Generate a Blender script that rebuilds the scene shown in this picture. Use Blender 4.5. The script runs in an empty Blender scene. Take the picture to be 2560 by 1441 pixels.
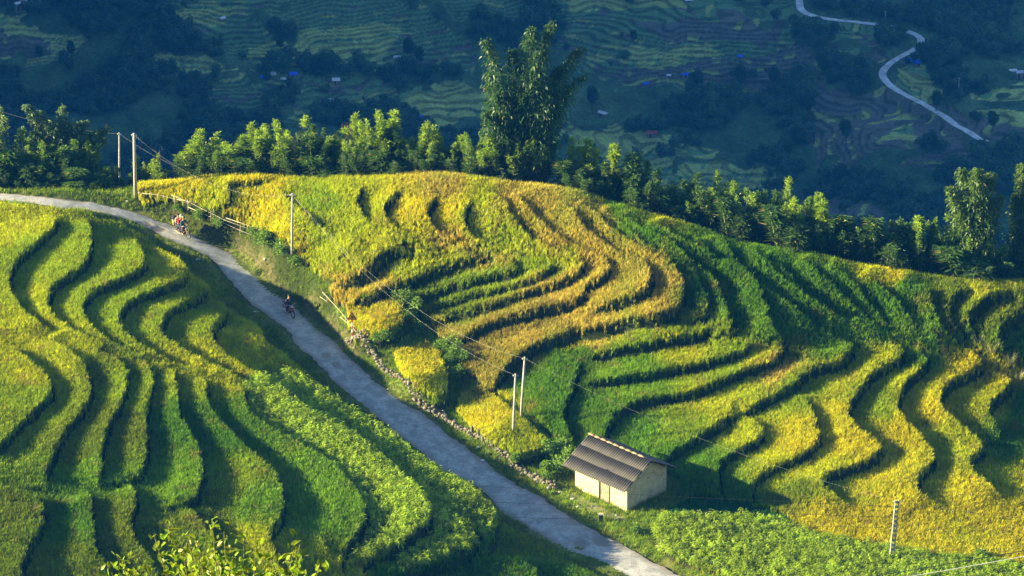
import bpy, math, random
import numpy as np
R = math.radians
S = bpy.context.scene
# ------------------------------------------------------------------ camera
PITCH = R(24.0)
CAM = np.array([0.0, -450*math.cos(PITCH), 450*math.sin(PITCH)])
FPX = 12130.0
cam_d = bpy.data.cameras.new('camera'); cam = bpy.data.objects.new('camera', cam_d)
S.collection.objects.link(cam); S.camera = cam
cam.location = CAM; cam.rotation_euler = (R(90)-PITCH, 0, 0)
cam_d.sensor_width = 36; cam_d.lens = 36*FPX/2560; cam_d.clip_start = 1; cam_d.clip_end = 9000
# ------------------------------------------------------------------ light
SUN_EL, SUN_AZ = R(17.5), math.atan2(0.01, -1.0)      # direction towards the sun in the ground plane
world = bpy.data.worlds.new('World'); S.world = world; world.use_nodes = True
wn = world.node_tree; wn.nodes.clear()
sky = wn.nodes.new('ShaderNodeTexSky'); sky.sky_type = 'NISHITA'; sky.sun_disc = False
sky.sun_elevation = SUN_EL; sky.sun_rotation = math.pi/2 - SUN_AZ
sky.altitude = 1500; sky.air_density = 1.2; sky.dust_density = 0.3; sky.ozone_density = 2.6
bg = wn.nodes.new('ShaderNodeBackground'); bg.inputs[1].default_value = 0.056
wo = wn.nodes.new('ShaderNodeOutputWorld')
wn.links.new(sky.outputs[0], bg.inputs[0]); wn.links.new(bg.outputs[0], wo.inputs[0])
sd = bpy.data.lights.new('sun', 'SUN'); sd.energy = 5.0; sd.angle = R(0.5); sd.color = (1.0, 0.85, 0.50)
sun = bpy.data.objects.new('sun', sd); S.collection.objects.link(sun)
sv = (math.cos(SUN_AZ)*math.cos(SUN_EL), math.sin(SUN_AZ)*math.cos(SUN_EL), math.sin(SUN_EL))
from mathutils import Vector, Matrix, Euler
sun.rotation_euler = Vector(sv).to_track_quat('Z', 'Y').to_euler(); sun.location = (-100, 0, 200)
S.view_settings.view_transform = 'Standard'; S.view_settings.look = 'None'
S.view_settings.exposure = 2.28; S.view_settings.gamma = 1.0
S.cycles.max_bounces = 6; S.cycles.transparent_max_bounces = 8; S.cycles.volume_bounces = 0

rng = np.random.default_rng(7); random.seed(7)
COL = S.collection
# ------------------------------------------------------------------ helpers
def rays(uv):
    uv = np.atleast_2d(np.asarray(uv, float))
    a = (uv[:, 0]-1280)/FPX; b = (720.5-uv[:, 1])/FPX
    c, s = math.cos(PITCH), math.sin(PITCH)
    return np.stack([a, c+b*s, -s+b*c], 1)
def unproj_z(u, v, z):
    d = rays([(u, v)])[0]; t = (z-CAM[2])/d[2]; return CAM+d*t
def project(P):
    P = np.atleast_2d(P)-CAM; c, s = math.cos(PITCH), math.sin(PITCH)
    f = P[:, 1]*c-P[:, 2]*s; up = P[:, 1]*s+P[:, 2]*c
    return np.stack([1280+FPX*P[:, 0]/f, 720.5-FPX*up/f], 1)
def pip(poly, pts):
    poly = np.asarray(poly, float); x, y = pts[:, 0], pts[:, 1]; inside = np.zeros(len(pts), bool)
    j = len(poly)-1
    for i in range(len(poly)):
        xi, yi = poly[i]; xj, yj = poly[j]
        if yi != yj:
            c = ((yi > y) != (yj > y)) & (x < (xj-xi)*(y-yi)/(yj-yi)+xi); inside ^= c
        j = i
    return inside
def smooth_line(P, step):
    """Catmull-Rom through P, resampled about every `step`."""
    P = np.asarray(P, float); Q = np.vstack([2*P[0]-P[1], P, 2*P[-1]-P[-2]]); out = []
    for i in range(1, len(Q)-2):
        n = max(2, int(np.linalg.norm(Q[i+1]-Q[i])/step)); t = np.linspace(0, 1, n, endpoint=False)[:, None]
        out.append(0.5*((2*Q[i])+(-Q[i-1]+Q[i+1])*t+(2*Q[i-1]-5*Q[i]+4*Q[i+1]-Q[i+2])*t**2+(-Q[i-1]+3*Q[i]-3*Q[i+1]+Q[i+2])*t**3))
    out.append(P[-1:]); return np.vstack(out)
_perm = np.random.default_rng(3).random((256, 256))
def vnoise(x, y, seed=0):
    x = x+seed*37.7; y = y+seed*91.3
    xi = np.floor(x).astype(int); yi = np.floor(y).astype(int); fx = x-xi; fy = y-yi
    fx = fx*fx*(3-2*fx); fy = fy*fy*(3-2*fy); g = lambda a, b: _perm[a & 255, b & 255]
    return (g(xi, yi)*(1-fx)+g(xi+1, yi)*fx)*(1-fy)+(g(xi, yi+1)*(1-fx)+g(xi+1, yi+1)*fx)*fy
def fbm(x, y, o=4, seed=0):
    s = 0; a = 0.5; n = 0
    for k in range(o): s = s+a*vnoise(x*2**k, y*2**k, seed+k); n += a; a *= 0.5
    return s/n*2-1
def tag(o, label=None, cat=None, group=None, kind=None):
    if label: o['label'] = label
    if cat: o['category'] = cat
    if group: o['group'] = group
    if kind: o['kind'] = kind
    return o
def mesh_np(name, V, F, mats=(), cols=None, smooth=False, fmat=None):
    me = bpy.data.meshes.new(name); V = np.asarray(V, np.float32); F = np.asarray(F, np.int32)
    me.vertices.add(len(V)); me.vertices.foreach_set('co', V.ravel())
    k = F.shape[1]; me.loops.add(F.size); me.loops.foreach_set('vertex_index', F.ravel())
    me.polygons.add(len(F)); me.polygons.foreach_set('loop_start', np.arange(len(F), dtype=np.int32)*k)
    me.polygons.foreach_set('loop_total', np.full(len(F), k, np.int32))
    if smooth: me.polygons.foreach_set('use_smooth', np.ones(len(F), bool))
    if fmat is not None: me.polygons.foreach_set('material_index', np.asarray(fmat, np.int32))
    for n, a in (cols or {}).items():
        at = me.attributes.new(n, 'FLOAT_COLOR', 'POINT'); a = np.asarray(a, np.float32)
        if a.shape[1] == 3: a = np.hstack([a, np.ones((len(a), 1), np.float32)])
        at.data.foreach_set('color', a.ravel())
    me.update(calc_edges=True); me.validate()
    for m in mats: me.materials.append(m)
    return me
def link(name, me, parent=None, loc=None):
    o = bpy.data.objects.new(name, me); COL.objects.link(o)
    if parent: o.parent = parent
    if loc is not None: o.location = loc
    return o
def empty(name, loc=(0, 0, 0), rz=0, label=None, cat=None, group=None):
    o = bpy.data.objects.new(name, None); COL.objects.link(o); o.location = loc; o.rotation_euler = (0, 0, rz)
    o.empty_display_size = 0.3
    return tag(o, label, cat, group)
def copy_tree(o, parent=None):
    c = o.copy(); COL.objects.link(c); c.parent = parent
    for ch in o.children: copy_tree(ch, c)
    return c
class MB:
    """collects boxes, tubes, quads into one mesh"""
    def __init__(s): s.V = []; s.F = []; s.M = []; s.n = 0; s.mi = 0
    def add(s, V, F):
        V = [tuple(v) for v in V]
        s.V += V; s.F += [tuple(i+s.n for i in f) for f in F]; s.M += [s.mi]*len(F); s.n += len(V)
    def box(s, c, d, rot=None, taper=1.0):
        x, y, z = [q/2 for q in d]; V = []
        for k in (-1, 1):
            t = 1 if k < 0 else taper
            for a, b in ((-1, -1), (1, -1), (1, 1), (-1, 1)): V.append(Vector((a*x*t, b*y*t, k*z)))
        if rot is not None:
            m = Euler(rot).to_matrix() if not isinstance(rot, Matrix) else rot; V = [m @ v for v in V]
        V = [v+Vector(c) for v in V]
        s.add(V, [(0, 3, 2, 1), (4, 5, 6, 7), (0, 1, 5, 4), (1, 2, 6, 5), (2, 3, 7, 6), (3, 0, 4, 7)])
    def tube(s, pts, rad, n=8, cap=True, flat=1.0):
        pts = [Vector(p) for p in pts]; m = len(pts)
        if not hasattr(rad, '__len__'): rad = [rad]*m
        V = []; up = Vector((0, 0, 1)); prev = None
        for i, p in enumerate(pts):
            t = (pts[min(i+1, m-1)]-pts[max(i-1, 0)]).normalized()
            if prev is None: a = t.cross(up if abs(t.z) < 0.95 else Vector((1, 0, 0))).normalized()
            else: a = (prev-t*prev.dot(t)).normalized()
            prev = a; b = t.cross(a)
            for k in range(n):
                w = 2*math.pi*k/n; V.append(p+(a*math.cos(w)+b*math.sin(w)*flat)*rad[i])
        F = [(i*n+k, i*n+(k+1) % n, (i+1)*n+(k+1) % n, (i+1)*n+k) for i in range(m-1) for k in range(n)]
        if cap: F += [tuple(range(n-1, -1, -1)), tuple(range((m-1)*n, m*n))]
        s.add(V, F)
    def torus(s, c, Rr, r, axis='Y', N=28, n=8):
        V = []
        for i in range(N):
            a = 2*math.pi*i/N
            for k in range(n):
                b = 2*math.pi*k/n; q = Rr+r*math.cos(b)
                p = (q*math.cos(a), r*math.sin(b), q*math.sin(a)) if axis == 'Y' else (q*math.cos(a), q*math.sin(a), r*math.sin(b))
                V.append(Vector(p)+Vector(c))
        s.add(V, [(i*n+k, i*n+(k+1) % n, ((i+1) % N)*n+(k+1) % n, ((i+1) % N)*n+k) for i in range(N) for k in range(n)])
    def ell(s, c, d, n=12, m=8, rot=None):
        V = []; 
        for i in range(m+1):
            th = math.pi*i/m
            for k in range(n):
                ph = 2*math.pi*k/n; V.append(Vector((d[0]*math.sin(th)*math.cos(ph), d[1]*math.sin(th)*math.sin(ph), d[2]*math.cos(th))))
        if rot is not None: V = [Euler(rot).to_matrix() @ v for v in V]
        V = [v+Vector(c) for v in V]
        s.add(V, [(i*n+k, (i+1)*n+k, (i+1)*n+(k+1) % n, i*n+(k+1) % n) for i in range(m) for k in range(n)])
    def prism(s, prof, y0, y1):
        """profile in the xz plane, extruded along y"""
        n = len(prof); V = [(x, y0, z) for x, z in prof]+[(x, y1, z) for x, z in prof]
        s.add(V, [tuple(range(n)), tuple(range(2*n-1, n-1, -1))]+[(i, i+n, (i+1) % n+n, (i+1) % n) for i in range(n)])
    def build(s, name, mats, parent=None, smooth=False, bevel=0, loc=None):
        me = bpy.data.meshes.new(name); me.from_pydata(s.V, [], s.F); me.validate()
        if not isinstance(mats, (list, tuple)): mats = [mats]
        for m in mats: me.materials.append(m)
        if len(mats) > 1 and len(me.polygons) == len(s.M): me.polygons.foreach_set('material_index', s.M)
        if smooth: me.polygons.foreach_set('use_smooth', [True]*len(me.polygons))
        o = link(name, me, parent, loc)
        if bevel:
            b = o.modifiers.new('bevel', 'BEVEL'); b.width = bevel; b.segments = 2; b.limit_method = 'ANGLE'
        return o
# ------------------------------------------------------------------ materials
def nmat(name):
    m = bpy.data.materials.new(name); m.use_nodes = True; nt = m.node_tree; nt.nodes.clear()
    return m, nt, nt.nodes, nt.links
def out(nt, sh):
    o = nt.nodes.new('ShaderNodeOutputMaterial'); nt.links.new(sh, o.inputs[0]); return o
def simple(name, col, rough=0.6, metal=0.0, noise=0.25, scale=6.0, bump=0.0, col2=None, spec=0.4, sub=None):
    m, nt, N, L = nmat(name); p = N.new('ShaderNodeBsdfPrincipled')
    p.inputs['Roughness'].default_value = rough; p.inputs['Metallic'].default_value = metal
    p.inputs['Specular IOR Level'].default_value = spec
    tc = N.new('ShaderNodeTexCoord'); nz = N.new('ShaderNodeTexNoise'); nz.inputs['Scale'].default_value = scale
    nz.inputs['Detail'].default_value = 6; L.new(tc.outputs['Object'], nz.inputs['Vector'])
    mx = N.new('ShaderNodeMix'); mx.data_type = 'RGBA'
    c2 = col2 or tuple(c*(1-noise*1.6) for c in col)
    mx.inputs[6].default_value = (*col, 1); mx.inputs[7].default_value = (*c2, 1)
    rp = N.new('ShaderNodeMapRange'); rp.inputs[1].default_value = 0.35; rp.inputs[2].default_value = 0.7
    L.new(nz.outputs[0], rp.inputs[0]); L.new(rp.outputs[0], mx.inputs[0]); L.new(mx.outputs[2], p.inputs['Base Color'])
    if bump:
        b = N.new('ShaderNodeBump'); b.inputs['Strength'].default_value = bump; b.inputs['Distance'].default_value = 0.02
        L.new(nz.outputs[0], b.inputs['Height']); L.new(b.outputs[0], p.inputs['Normal'])
    out(nt, p.outputs[0]); return m
def leafy(name, col=None, attr=None, atype='GEOMETRY', trans=0.35, second=None, shine=0.25, var=0.25):
    """foliage: diffuse + translucent + a little gloss; colour from an instance or vertex attribute, or fixed"""
    m, nt, N, L = nmat(name)
    if attr:
        a = N.new('ShaderNodeAttribute'); a.attribute_name = attr; a.attribute_type = atype; c = a.outputs['Color']
    else:
        a = N.new('ShaderNodeRGB'); a.outputs[0].default_value = (*col, 1); c = a.outputs[0]
    if second:      # second: vertex attribute 'tip' raises towards a ripe colour
        t = N.new('ShaderNodeAttribute'); t.attribute_name = 'tip'
        mul = N.new('ShaderNodeMix'); mul.data_type = 'RGBA'; mul.blend_type = 'MULTIPLY'; mul.inputs[0].default_value = 1
        mul.inputs[7].default_value = (*second, 1); L.new(c, mul.inputs[6])
        mx = N.new('ShaderNodeMix'); mx.data_type = 'RGBA'; L.new(t.outputs['Fac'], mx.inputs[0])
        L.new(mul.outputs[2], mx.inputs[6]); L.new(c, mx.inputs[7]); c = mx.outputs[2]
    if var:
        g = N.new('ShaderNodeNewGeometry'); mr = N.new('ShaderNodeMapRange'); L.new(g.outputs['Random Per Island'], mr.inputs[0])
        mr.inputs[3].default_value = 1-var; mr.inputs[4].default_value = 1+var
        hs = N.new('ShaderNodeHueSaturation'); L.new(mr.outputs[0], hs.inputs['Value']); L.new(c, hs.inputs['Color']); c = hs.outputs[0]
    d = N.new('ShaderNodeBsdfDiffuse'); tr = N.new('ShaderNodeBsdfTranslucent'); gl = N.new('ShaderNodeBsdfGlossy')
    gl.inputs['Roughness'].default_value = 0.45; gl.inputs['Color'].default_value = (0.9, 0.9, 0.9, 1)
    L.new(c, d.inputs[0]); L.new(c, tr.inputs[0])
    m1 = N.new('ShaderNodeMixShader'); m1.inputs[0].default_value = trans; L.new(d.outputs[0], m1.inputs[1]); L.new(tr.outputs[0], m1.inputs[2])
    m2 = N.new('ShaderNodeMixShader'); m2.inputs[0].default_value = shine*0.15; L.new(m1.outputs[0], m2.inputs[1]); L.new(gl.outputs[0], m2.inputs[2])
    out(nt, m2.outputs[0]); return m
# ------------------------------------------------------------------ the lie of the land (u, v of the photograph with an estimated height)
CTRL = [  # road
 (0,494,3.6),(220,515,3.2),(400,560,1.9),(560,640,0.3),(660,740,-0.8),(790,850,-1.9),(900,950,-2.7),(1050,1070,-3.4),(1200,1180,-3.9),(1350,1280,-4.4),(1500,1370,-4.9),(1650,1430,-5.3),(1850,1560,-6),
 # left field
 (-250,560,5.5),(-250,900,6),(-250,1400,6),(20,560,4.0),(20,700,4.5),(20,900,4.6),(20,1150,4.4),(20,1430,4.2),(150,560,3.7),(200,700,3.9),(200,900,3.9),(180,1200,3.3),(180,1430,3.0),
 (330,620,3.1),(350,800,3.0),(350,950,2.9),(350,1200,2.3),(350,1430,1.8),(450,660,2.4),(500,850,2.1),(520,1000,1.8),(560,1200,1.3),(560,1430,0.4),
 (600,830,1.2),(700,950,0.5),(750,1150,0.2),(750,1400,-0.9),(900,1080,-0.6),(900,1300,-1.0),(900,1430,-2.4),(1050,1180,-1.5),(1080,1300,-1.7),(1180,1270,-2.2),(1150,1430,-4.2),(1300,1430,-4.6),(1450,1440,-5.3),(600,1600,-1),(1200,1600,-5.5),(100,1650,3.5),
 # verge and blocks
 (480,520,2.6),(620,580,1.6),(760,700,0.2),(850,800,-0.6),(935,790,0.6),(1050,920,-0.8),(1250,1060,-2.4),(1060,790,-0.6),(1130,950,-2.6),(1400,1090,-3.6),(1350,1180,-3.8),
 # centre hill
 (350,460,4.0),(480,440,5.0),(680,432,5.8),(850,432,6.7),(1100,424,8.0),(1200,434,8.0),(1350,452,7.8),(1450,468,7.4),
 (560,520,3.6),(720,560,3.9),(850,620,3.8),(900,540,4.9),(1000,610,4.3),(1100,520,6.3),(1150,610,4.5),(940,700,1.8),(1300,560,5.8),(1250,660,3.4),(1400,640,4.5),(1100,735,0.9),(1200,785,0.4),(1180,870,-1.2),
 (1500,560,6.0),(1550,680,4.0),(1650,700,3.9),(1600,780,2.0),(1400,800,0.7),(1300,880,-1.3),(1550,850,0.0),(1350,960,-2.2),(1700,800,1.3),
 # right
 (1560,510,6.7),(1740,558,5.4),(1900,605,4.3),(2050,625,3.8),(2180,658,3.1),(2290,668,2.9),(2440,695,2.2),(2560,690,2.0),(2750,690,2.0),
 (1750,650,4.2),(1900,700,3.0),(1850,780,1.8),(2050,740,1.8),(2000,830,0.3),(2200,780,0.5),(2300,840,-0.8),(2450,780,0.4),(2550,800,-0.2),(2700,800,-0.5),(2600,900,-3.2),(2400,860,-1.9),
 (1500,960,-1.8),(1700,900,-0.9),(1700,1000,-2.2),(1900,930,-1.4),(2100,870,-0.9),(2000,1030,-2.6),(1550,1080,-3.3),(1800,1100,-3.3),(2150,1000,-2.6),(2250,900,-1.9),(2350,1000,-3.4),(2200,1130,-3.7),(2450,950,-3.6),(2550,1050,-5.0),(2450,1150,-4.8),(2300,1230,-4.8),(2000,1200,-4.2),(1800,1230,-4.2),(1650,1180,-3.9),
 (1500,1230,-4.2),(1600,1280,-4.3),(1700,1360,-4.7),(1900,1330,-4.8),(2200,1320,-5.2),(2500,1320,-5.9),(2000,1430,-5.0),(2300,1430,-5.4),(2560,1430,-6.0),(2700,1200,-6.2),(2300,1600,-6),(2700,1600,-7)]
CREST = [(-300,452),(0,450),(200,448),(345,446),(480,436),(680,430),(850,430),(1000,424),(1100,420),(1200,432),(1350,452),(1450,468),(1520,492),(1600,515),(1740,556),(1900,603),(2050,625),(2180,655),(2290,668),(2440,692),(2560,690),(2800,690)]
CRESTZ = [4.5,4.0,3.8,4.0,5.0,5.8,6.7,7.5,8.0,8.0,7.8,7.4,7.1,6.5,5.4,4.3,3.8,3.1,2.9,2.2,2.0,2.0]
CO = 0.9
NROAD = 13
pts = [unproj_z(u, v, z+(CO if i >= NROAD else 0))-np.array([0, 0, CO if i >= NROAD else 0]) for i, (u, v, z) in enumerate(CTRL)]
pts += [unproj_z(u, v, z) for u, v, z in [(-150,488,4.2),(120,480,3.9),(250,482,3.6),(330,505,3.1),(-300,500,4.6)]]
crest = np.array([unproj_z(u, v, z+CO)-np.array([0, 0, CO]) for (u, v), z in zip(CREST, CRESTZ)])
for p in crest:
    pts += [p, p+(0, 3, -1.7), p+(0, 8, -5.5), p+(0, 20, -15), p+(0, 45, -33), p+(0, 75, -55)]
pts = np.array(pts)
def tps(r): return np.where(r > 1e-9, r*r*np.log(np.maximum(r, 1e-9)), 0)
def fit(P, lam=0.4):
    n = len(P); D = np.linalg.norm(P[:, None, :2]-P[None, :, :2], axis=2)/20
    A = np.zeros((n+3, n+3)); A[:n, :n] = tps(D)+lam*0.02*np.eye(n)
    q = np.hstack([np.ones((n, 1)), P[:, :2]/20]); A[:n, n:] = q; A[n:, :n] = q.T
    return np.linalg.solve(A, np.r_[P[:, 2], 0, 0, 0])
W = fit(pts)
GX0, GX1, GY0, GY1, GS = -78.0, 78.0, -92.0, 70.0, 1.0
cx = np.arange(GX0-4, GX1+4+.1, GS); cy = np.arange(GY0-4, GY1+4+.1, GS)
CXX, CYY = np.meshgrid(cx, cy)
q = np.stack([CXX.ravel(), CYY.ravel()], 1)
CZ = (tps(np.linalg.norm(q[:, None]-pts[None, :, :2], axis=2)/20) @ W[:-3]+W[-3]+q @ W[-2:]/20).reshape(CXX.shape)
def base(x, y):
    fx = np.clip((np.asarray(x, float)-cx[0])/GS, 0, len(cx)-1.001); fy = np.clip((np.asarray(y, float)-cy[0])/GS, 0, len(cy)-1.001)
    i = fx.astype(int); j = fy.astype(int); fx = fx-i; fy = fy-j
    return (CZ[j, i]*(1-fx)+CZ[j, i+1]*fx)*(1-fy)+(CZ[j+1, i]*(1-fx)+CZ[j+1, i+1]*fx)*fy
def hit(uv, zoff=0.0, zfun=None):
    """where the sight lines through photo points uv meet the land raised by zoff"""
    zf = zfun or base; d = rays(uv); t = (14-CAM[2])/d[:, 2]; done = np.zeros(len(d), bool); prev = t.copy()
    for _ in range(900):
        P = CAM+d*t[:, None]; below = P[:, 2] < zf(P[:, 0], P[:, 1])+zoff; done |= below
        if done.all(): break
        prev = np.where(done, prev, t); t = np.where(done, t, t+0.25)
    lo, hi = prev, t
    for _ in range(12):
        m = (lo+hi)/2; P = CAM+d*m[:, None]; b = P[:, 2] < zf(P[:, 0], P[:, 1])+zoff; hi = np.where(b, m, hi); lo = np.where(b, lo, m)
    return CAM+d*hi[:, None]
# ------------------------------------------------------------------ terrace lips, lower ground on the left hand of travel; (height, points)
E = [
 (.9,[(134,524),(138,547),(111,577),(67,614),(30,655),(20,695),(30,729),(60,765),(100,797),(134,819)]),
 (.9,[(218,530),(226,575),(223,614),(202,655),(141,695),(121,729),(124,766),(145,789),(218,829),(336,866),(434,897)]),
 (.9,[(336,577),(359,624),(356,655),(302,685),(235,715),(208,749),(208,776),(235,809),(289,843),(370,876),(470,913)]),
 (.9,[(420,624),(467,658),(460,682),(403,708),(336,735),(302,766),(299,799),(323,826),(370,856),(437,890),(524,913)]),
 (.9,[(480,688),(511,702),(504,725),(470,742),(420,769),(407,789),(403,819),(430,846),(487,876),(554,910),(628,950)]),
 (.9,[(524,729),(564,759),(561,779),(538,799),(531,833),(551,860),(591,893),(648,924),(699,957)]),
 (.8,[(-60,835),(10,850),(60,880),(105,915),(128,950),(125,975),(95,1005),(50,1045),(15,1085),(-30,1130)]),
 (.8,[(120,835),(160,855),(195,885),(222,930),(224,975),(208,1007),(175,1048),(151,1085),(128,1135),(114,1172),(112,1205)]),
 (.8,[(-60,1210),(0,1205),(50,1216),(101,1246),(107,1280),(97,1313),(67,1360),(54,1400),(50,1450),(40,1520)]),
 (.8,[(240,862),(290,880),(315,910),(318,950),(302,990),(275,1041),(255,1085),(252,1158),(248,1202),(235,1212)]),
 (.8,[(200,1213),(222,1220),(226,1253),(235,1327),(245,1373),(262,1400),(280,1450),(290,1520)]),
 (.8,[(350,880),(375,910),(378,957),(370,990),(363,1058),(366,1108),(356,1155),(339,1182),(300,1190),(255,1189)]),
 (.8,[(300,1192),(325,1195),(336,1212),(336,1243),(326,1280),(333,1327),(356,1360),(386,1407),(400,1450),(410,1520)]),
 (.9,[(425,900),(434,920),(445,990),(450,1024),(484,1085),(504,1145),(497,1206),(477,1236),(440,1246),(400,1250)]),
 (.8,[(440,1250),(477,1255),(494,1286),(517,1313),(535,1345),(540,1400),(560,1450),(570,1520)]),
 (.9,[(500,925),(514,945),(521,1000),(571,1061),(638,1125),(689,1172),(709,1243),(699,1286),(675,1320),(680,1350),(700,1400),(720,1470)]),
 (.9,[(595,940),(608,960),(622,1017),(672,1054),(739,1091),(820,1140),(880,1200),(915,1260),(900,1310),(860,1370),(845,1420)]),
 (1.,[(690,940),(730,985),(800,1030),(900,1085),(984,1158),(1052,1219),(1072,1249),(1072,1283),(1041,1320),(984,1360),(917,1387),(860,1395)]),
 (1.,[(1100,1275),(1140,1285),(1185,1310),(1193,1345),(1160,1372),(1080,1402),(1010,1418),(980,1420)]),
 (.8,[(820,1372),(850,1377),(897,1395),(910,1420),(915,1480)]),
 (.7,[(940,1395),(968,1400),(1030,1420),(1055,1450),(1060,1500)]),
 (.7,[(1180,1380),(1243,1380),(1317,1394),(1354,1441),(1370,1490)]),
 # centre hill
 (1.4,[(912,440),(893,465),(890,485),(894,503),(917,534),(961,557),(1018,581),(1085,598),(1130,612)]),
 (1.4,[(1015,452),(985,465),(965,490),(961,507),(968,530),(1001,554),(1058,571),(1136,598),(1206,621)]),
 (1.3,[(1100,465),(1085,480),(1065,507),(1068,527),(1085,547),(1136,571),(1200,600),(1260,628),(1287,640),(1290,653),(1277,668),(1203,682),(1119,702),(1038,732),(1005,765)]),
 (1.3,[(1178,470),(1158,515),(1156,533),(1172,557),(1203,577),(1270,600),(1330,628),(1367,648),(1374,658),(1347,675),(1314,685),(1219,708),(1119,735),(1050,762)]),
 (1.2,[(1215,450),(1253,480),(1273,514),(1297,551),(1337,581),(1400,610),(1445,635),(1455,651),(1435,675),(1388,690),(1320,708),(1236,738),(1119,768),(1070,788)]),
 (1.0,[(1290,460),(1310,490),(1345,530),(1387,567),(1440,595),(1495,622),(1525,648),(1508,675),(1471,695),(1461,715),(1451,731),(1387,750),(1287,775),(1186,812),(1130,850)]),
 (1.1,[(1400,480),(1421,500),(1460,550),(1505,587),(1560,620),(1610,642),(1626,661),(1629,688),(1599,719),(1555,737),(1500,748),(1465,752)]),
 (1.3,[(1438,480),(1488,514),(1539,561),(1606,601),(1673,638),(1703,682),(1709,729),(1690,757),(1623,778),(1522,798),(1421,815),(1354,838),(1303,868),(1253,917),(1225,960)]),
 (1.5,[(1030,606),(965,612),(942,630),(925,652),(890,672),(840,686)]),
 (1.2,[(1230,622),(1200,630),(1152,637),(1085,665),(1038,682),(998,695),(984,708),(917,724),(860,742)]),
 (.7,[(700,432),(640,440),(578,441),(571,464),(575,480),(560,495),(535,512)]),
 (1.0,[(690,445),(700,455),(722,484),(745,508),(789,540),(860,575),(930,600)]),
 # right of the hill
 (.9,[(1500,500),(1560,545),(1610,590),(1680,625),(1720,648),(1744,682),(1764,722),(1770,765),(1744,779),(1705,785)]),
 (.9,[(1540,505),(1620,555),(1700,602),(1760,655),(1791,688),(1811,735),(1834,789),(1834,803),(1774,813)]),
 (.9,[(1612,532),(1700,574),(1800,625),(1860,655),(1888,688),(1908,732),(1935,802),(1962,826),(1949,843)]),
 (.6,[(1738,578),(1755,592),(1775,615),(1810,645)]),
 (.8,[(1787,580),(1811,591),(1851,641),(1935,715),(2012,779),(2050,805)]),
 (.8,[(1858,598),(1878,606),(1918,641),(2002,715),(2090,769),(2130,790)]),
 (.8,[(1905,615),(1935,631),(2036,732),(2120,776),(2184,793),(2240,815)]),
 (.7,[(1990,630),(2026,648),(2070,688),(2137,749),(2204,789)]),
 (.7,[(2066,642),(2088,652),(2130,688),(2170,735),(2217,789),(2250,815)]),
 (.7,[(2145,668),(2166,680),(2197,698),(2254,749),(2298,809)]),
 (.8,[(2244,684),(2284,692),(2311,700),(2328,735),(2355,799),(2412,846)]),
 (.9,[(2430,700),(2409,708),(2385,725),(2375,765),(2392,799),(2432,833)]),
 (1.,[(2530,705),(2500,715),(2439,749),(2425,782),(2439,823),(2459,846)]),
 (1.,[(2620,740),(2560,765),(2506,803),(2500,836),(2520,876),(2540,900)]),
 # lower right
 (.9,[(1740,787),(1779,800),(1760,815),(1710,827),(1589,851),(1500,868),(1448,879)]),
 (.9,[(1800,820),(1834,829),(1868,843),(1851,866),(1784,886),(1700,907),(1600,925),(1500,938),(1445,937)]),
 (.9,[(1930,838),(1960,850),(1942,880),(1885,903),(1801,937),(1710,972),(1640,980),(1589,994),(1539,1024),(1515,1058),(1508,1095)]),
 (.8,[(1452,875),(1445,905),(1431,957),(1408,1014),(1411,1041),(1428,1075),(1443,1110)]),
 (1.,[(2080,828),(2103,833),(2130,853),(2117,876),(2086,897),(2036,907),(1979,950),(1902,991),(1834,1024),(1784,1054),(1734,1085),(1690,1112),(1650,1145)]),
 (.8,[(1830,1020),(1861,1024),(1905,1058),(1898,1081),(1861,1105),(1818,1132),(1797,1155),(1797,1192),(1804,1236)]),
 (.8,[(2010,970),(2023,1001),(2039,1034),(2049,1075),(2036,1101),(1986,1132),(1918,1162),(1885,1192),(1878,1246)]),
 (1.,[(2200,838),(2230,843),(2257,857),(2251,880),(2187,917),(2154,950),(2140,975),(2123,997),(2123,1028),(2147,1058),(2187,1085),(2204,1101),(2197,1122),(2137,1149),(2070,1175),(2056,1196),(2080,1219),(2130,1249)]),
 (1.,[(2290,862),(2318,873),(2312,900),(2271,935),(2254,965),(2244,997),(2258,1031),(2305,1078),(2332,1112),(2332,1138),(2305,1165),(2291,1196),(2305,1222),(2359,1243)]),
 (1.,[(2390,852),(2430,865),(2456,888),(2449,905),(2416,920),(2369,950),(2352,987),(2372,1024),(2422,1065),(2459,1101),(2449,1118),(2422,1138),(2439,1169),(2473,1199),(2523,1236)]),
 (1.,[(2480,912),(2506,920),(2527,940),(2516,960),(2493,980),(2473,1001),(2480,1030),(2493,1060),(2500,1088)]),
 # edges that drop to the road, the gully and the ditch
 (1.3,[(345,585),(380,600),(440,636),(470,668),(512,700),(530,722),(568,758),(600,782),(640,803),(665,845),(702,870),(760,922),(840,987),(920,1035),(1000,1092),(1080,1150),(1160,1195),(1223,1250),(1240,1285),(1233,1323),(1205,1370)]),
 (.7,[(1010,725),(1008,800),(965,828),(890,838),(868,795)]),
 (.7,[(1095,868),(1120,930),(1117,978),(1085,992),(1040,963),(1000,912)]),
 (.7,[(1320,1048),(1368,1092),(1360,1112),(1300,1133),(1240,1113),(1180,1055)]),
]
ROADL = [(-120,500),(0,502),(135,517),(215,527),(300,548),(340,562),(390,590),(430,613),(480,630),(540,670),(580,710),(620,755),(680,802),(728,840),(742,868),(790,902),(830,945),(900,1000),(960,1050),(1040,1112),(1100,1160),(1200,1215),(1260,1268),(1340,1320),(1420,1373),(1500,1410),(1560,1441),(1650,1495),(1740,1550)]
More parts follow.
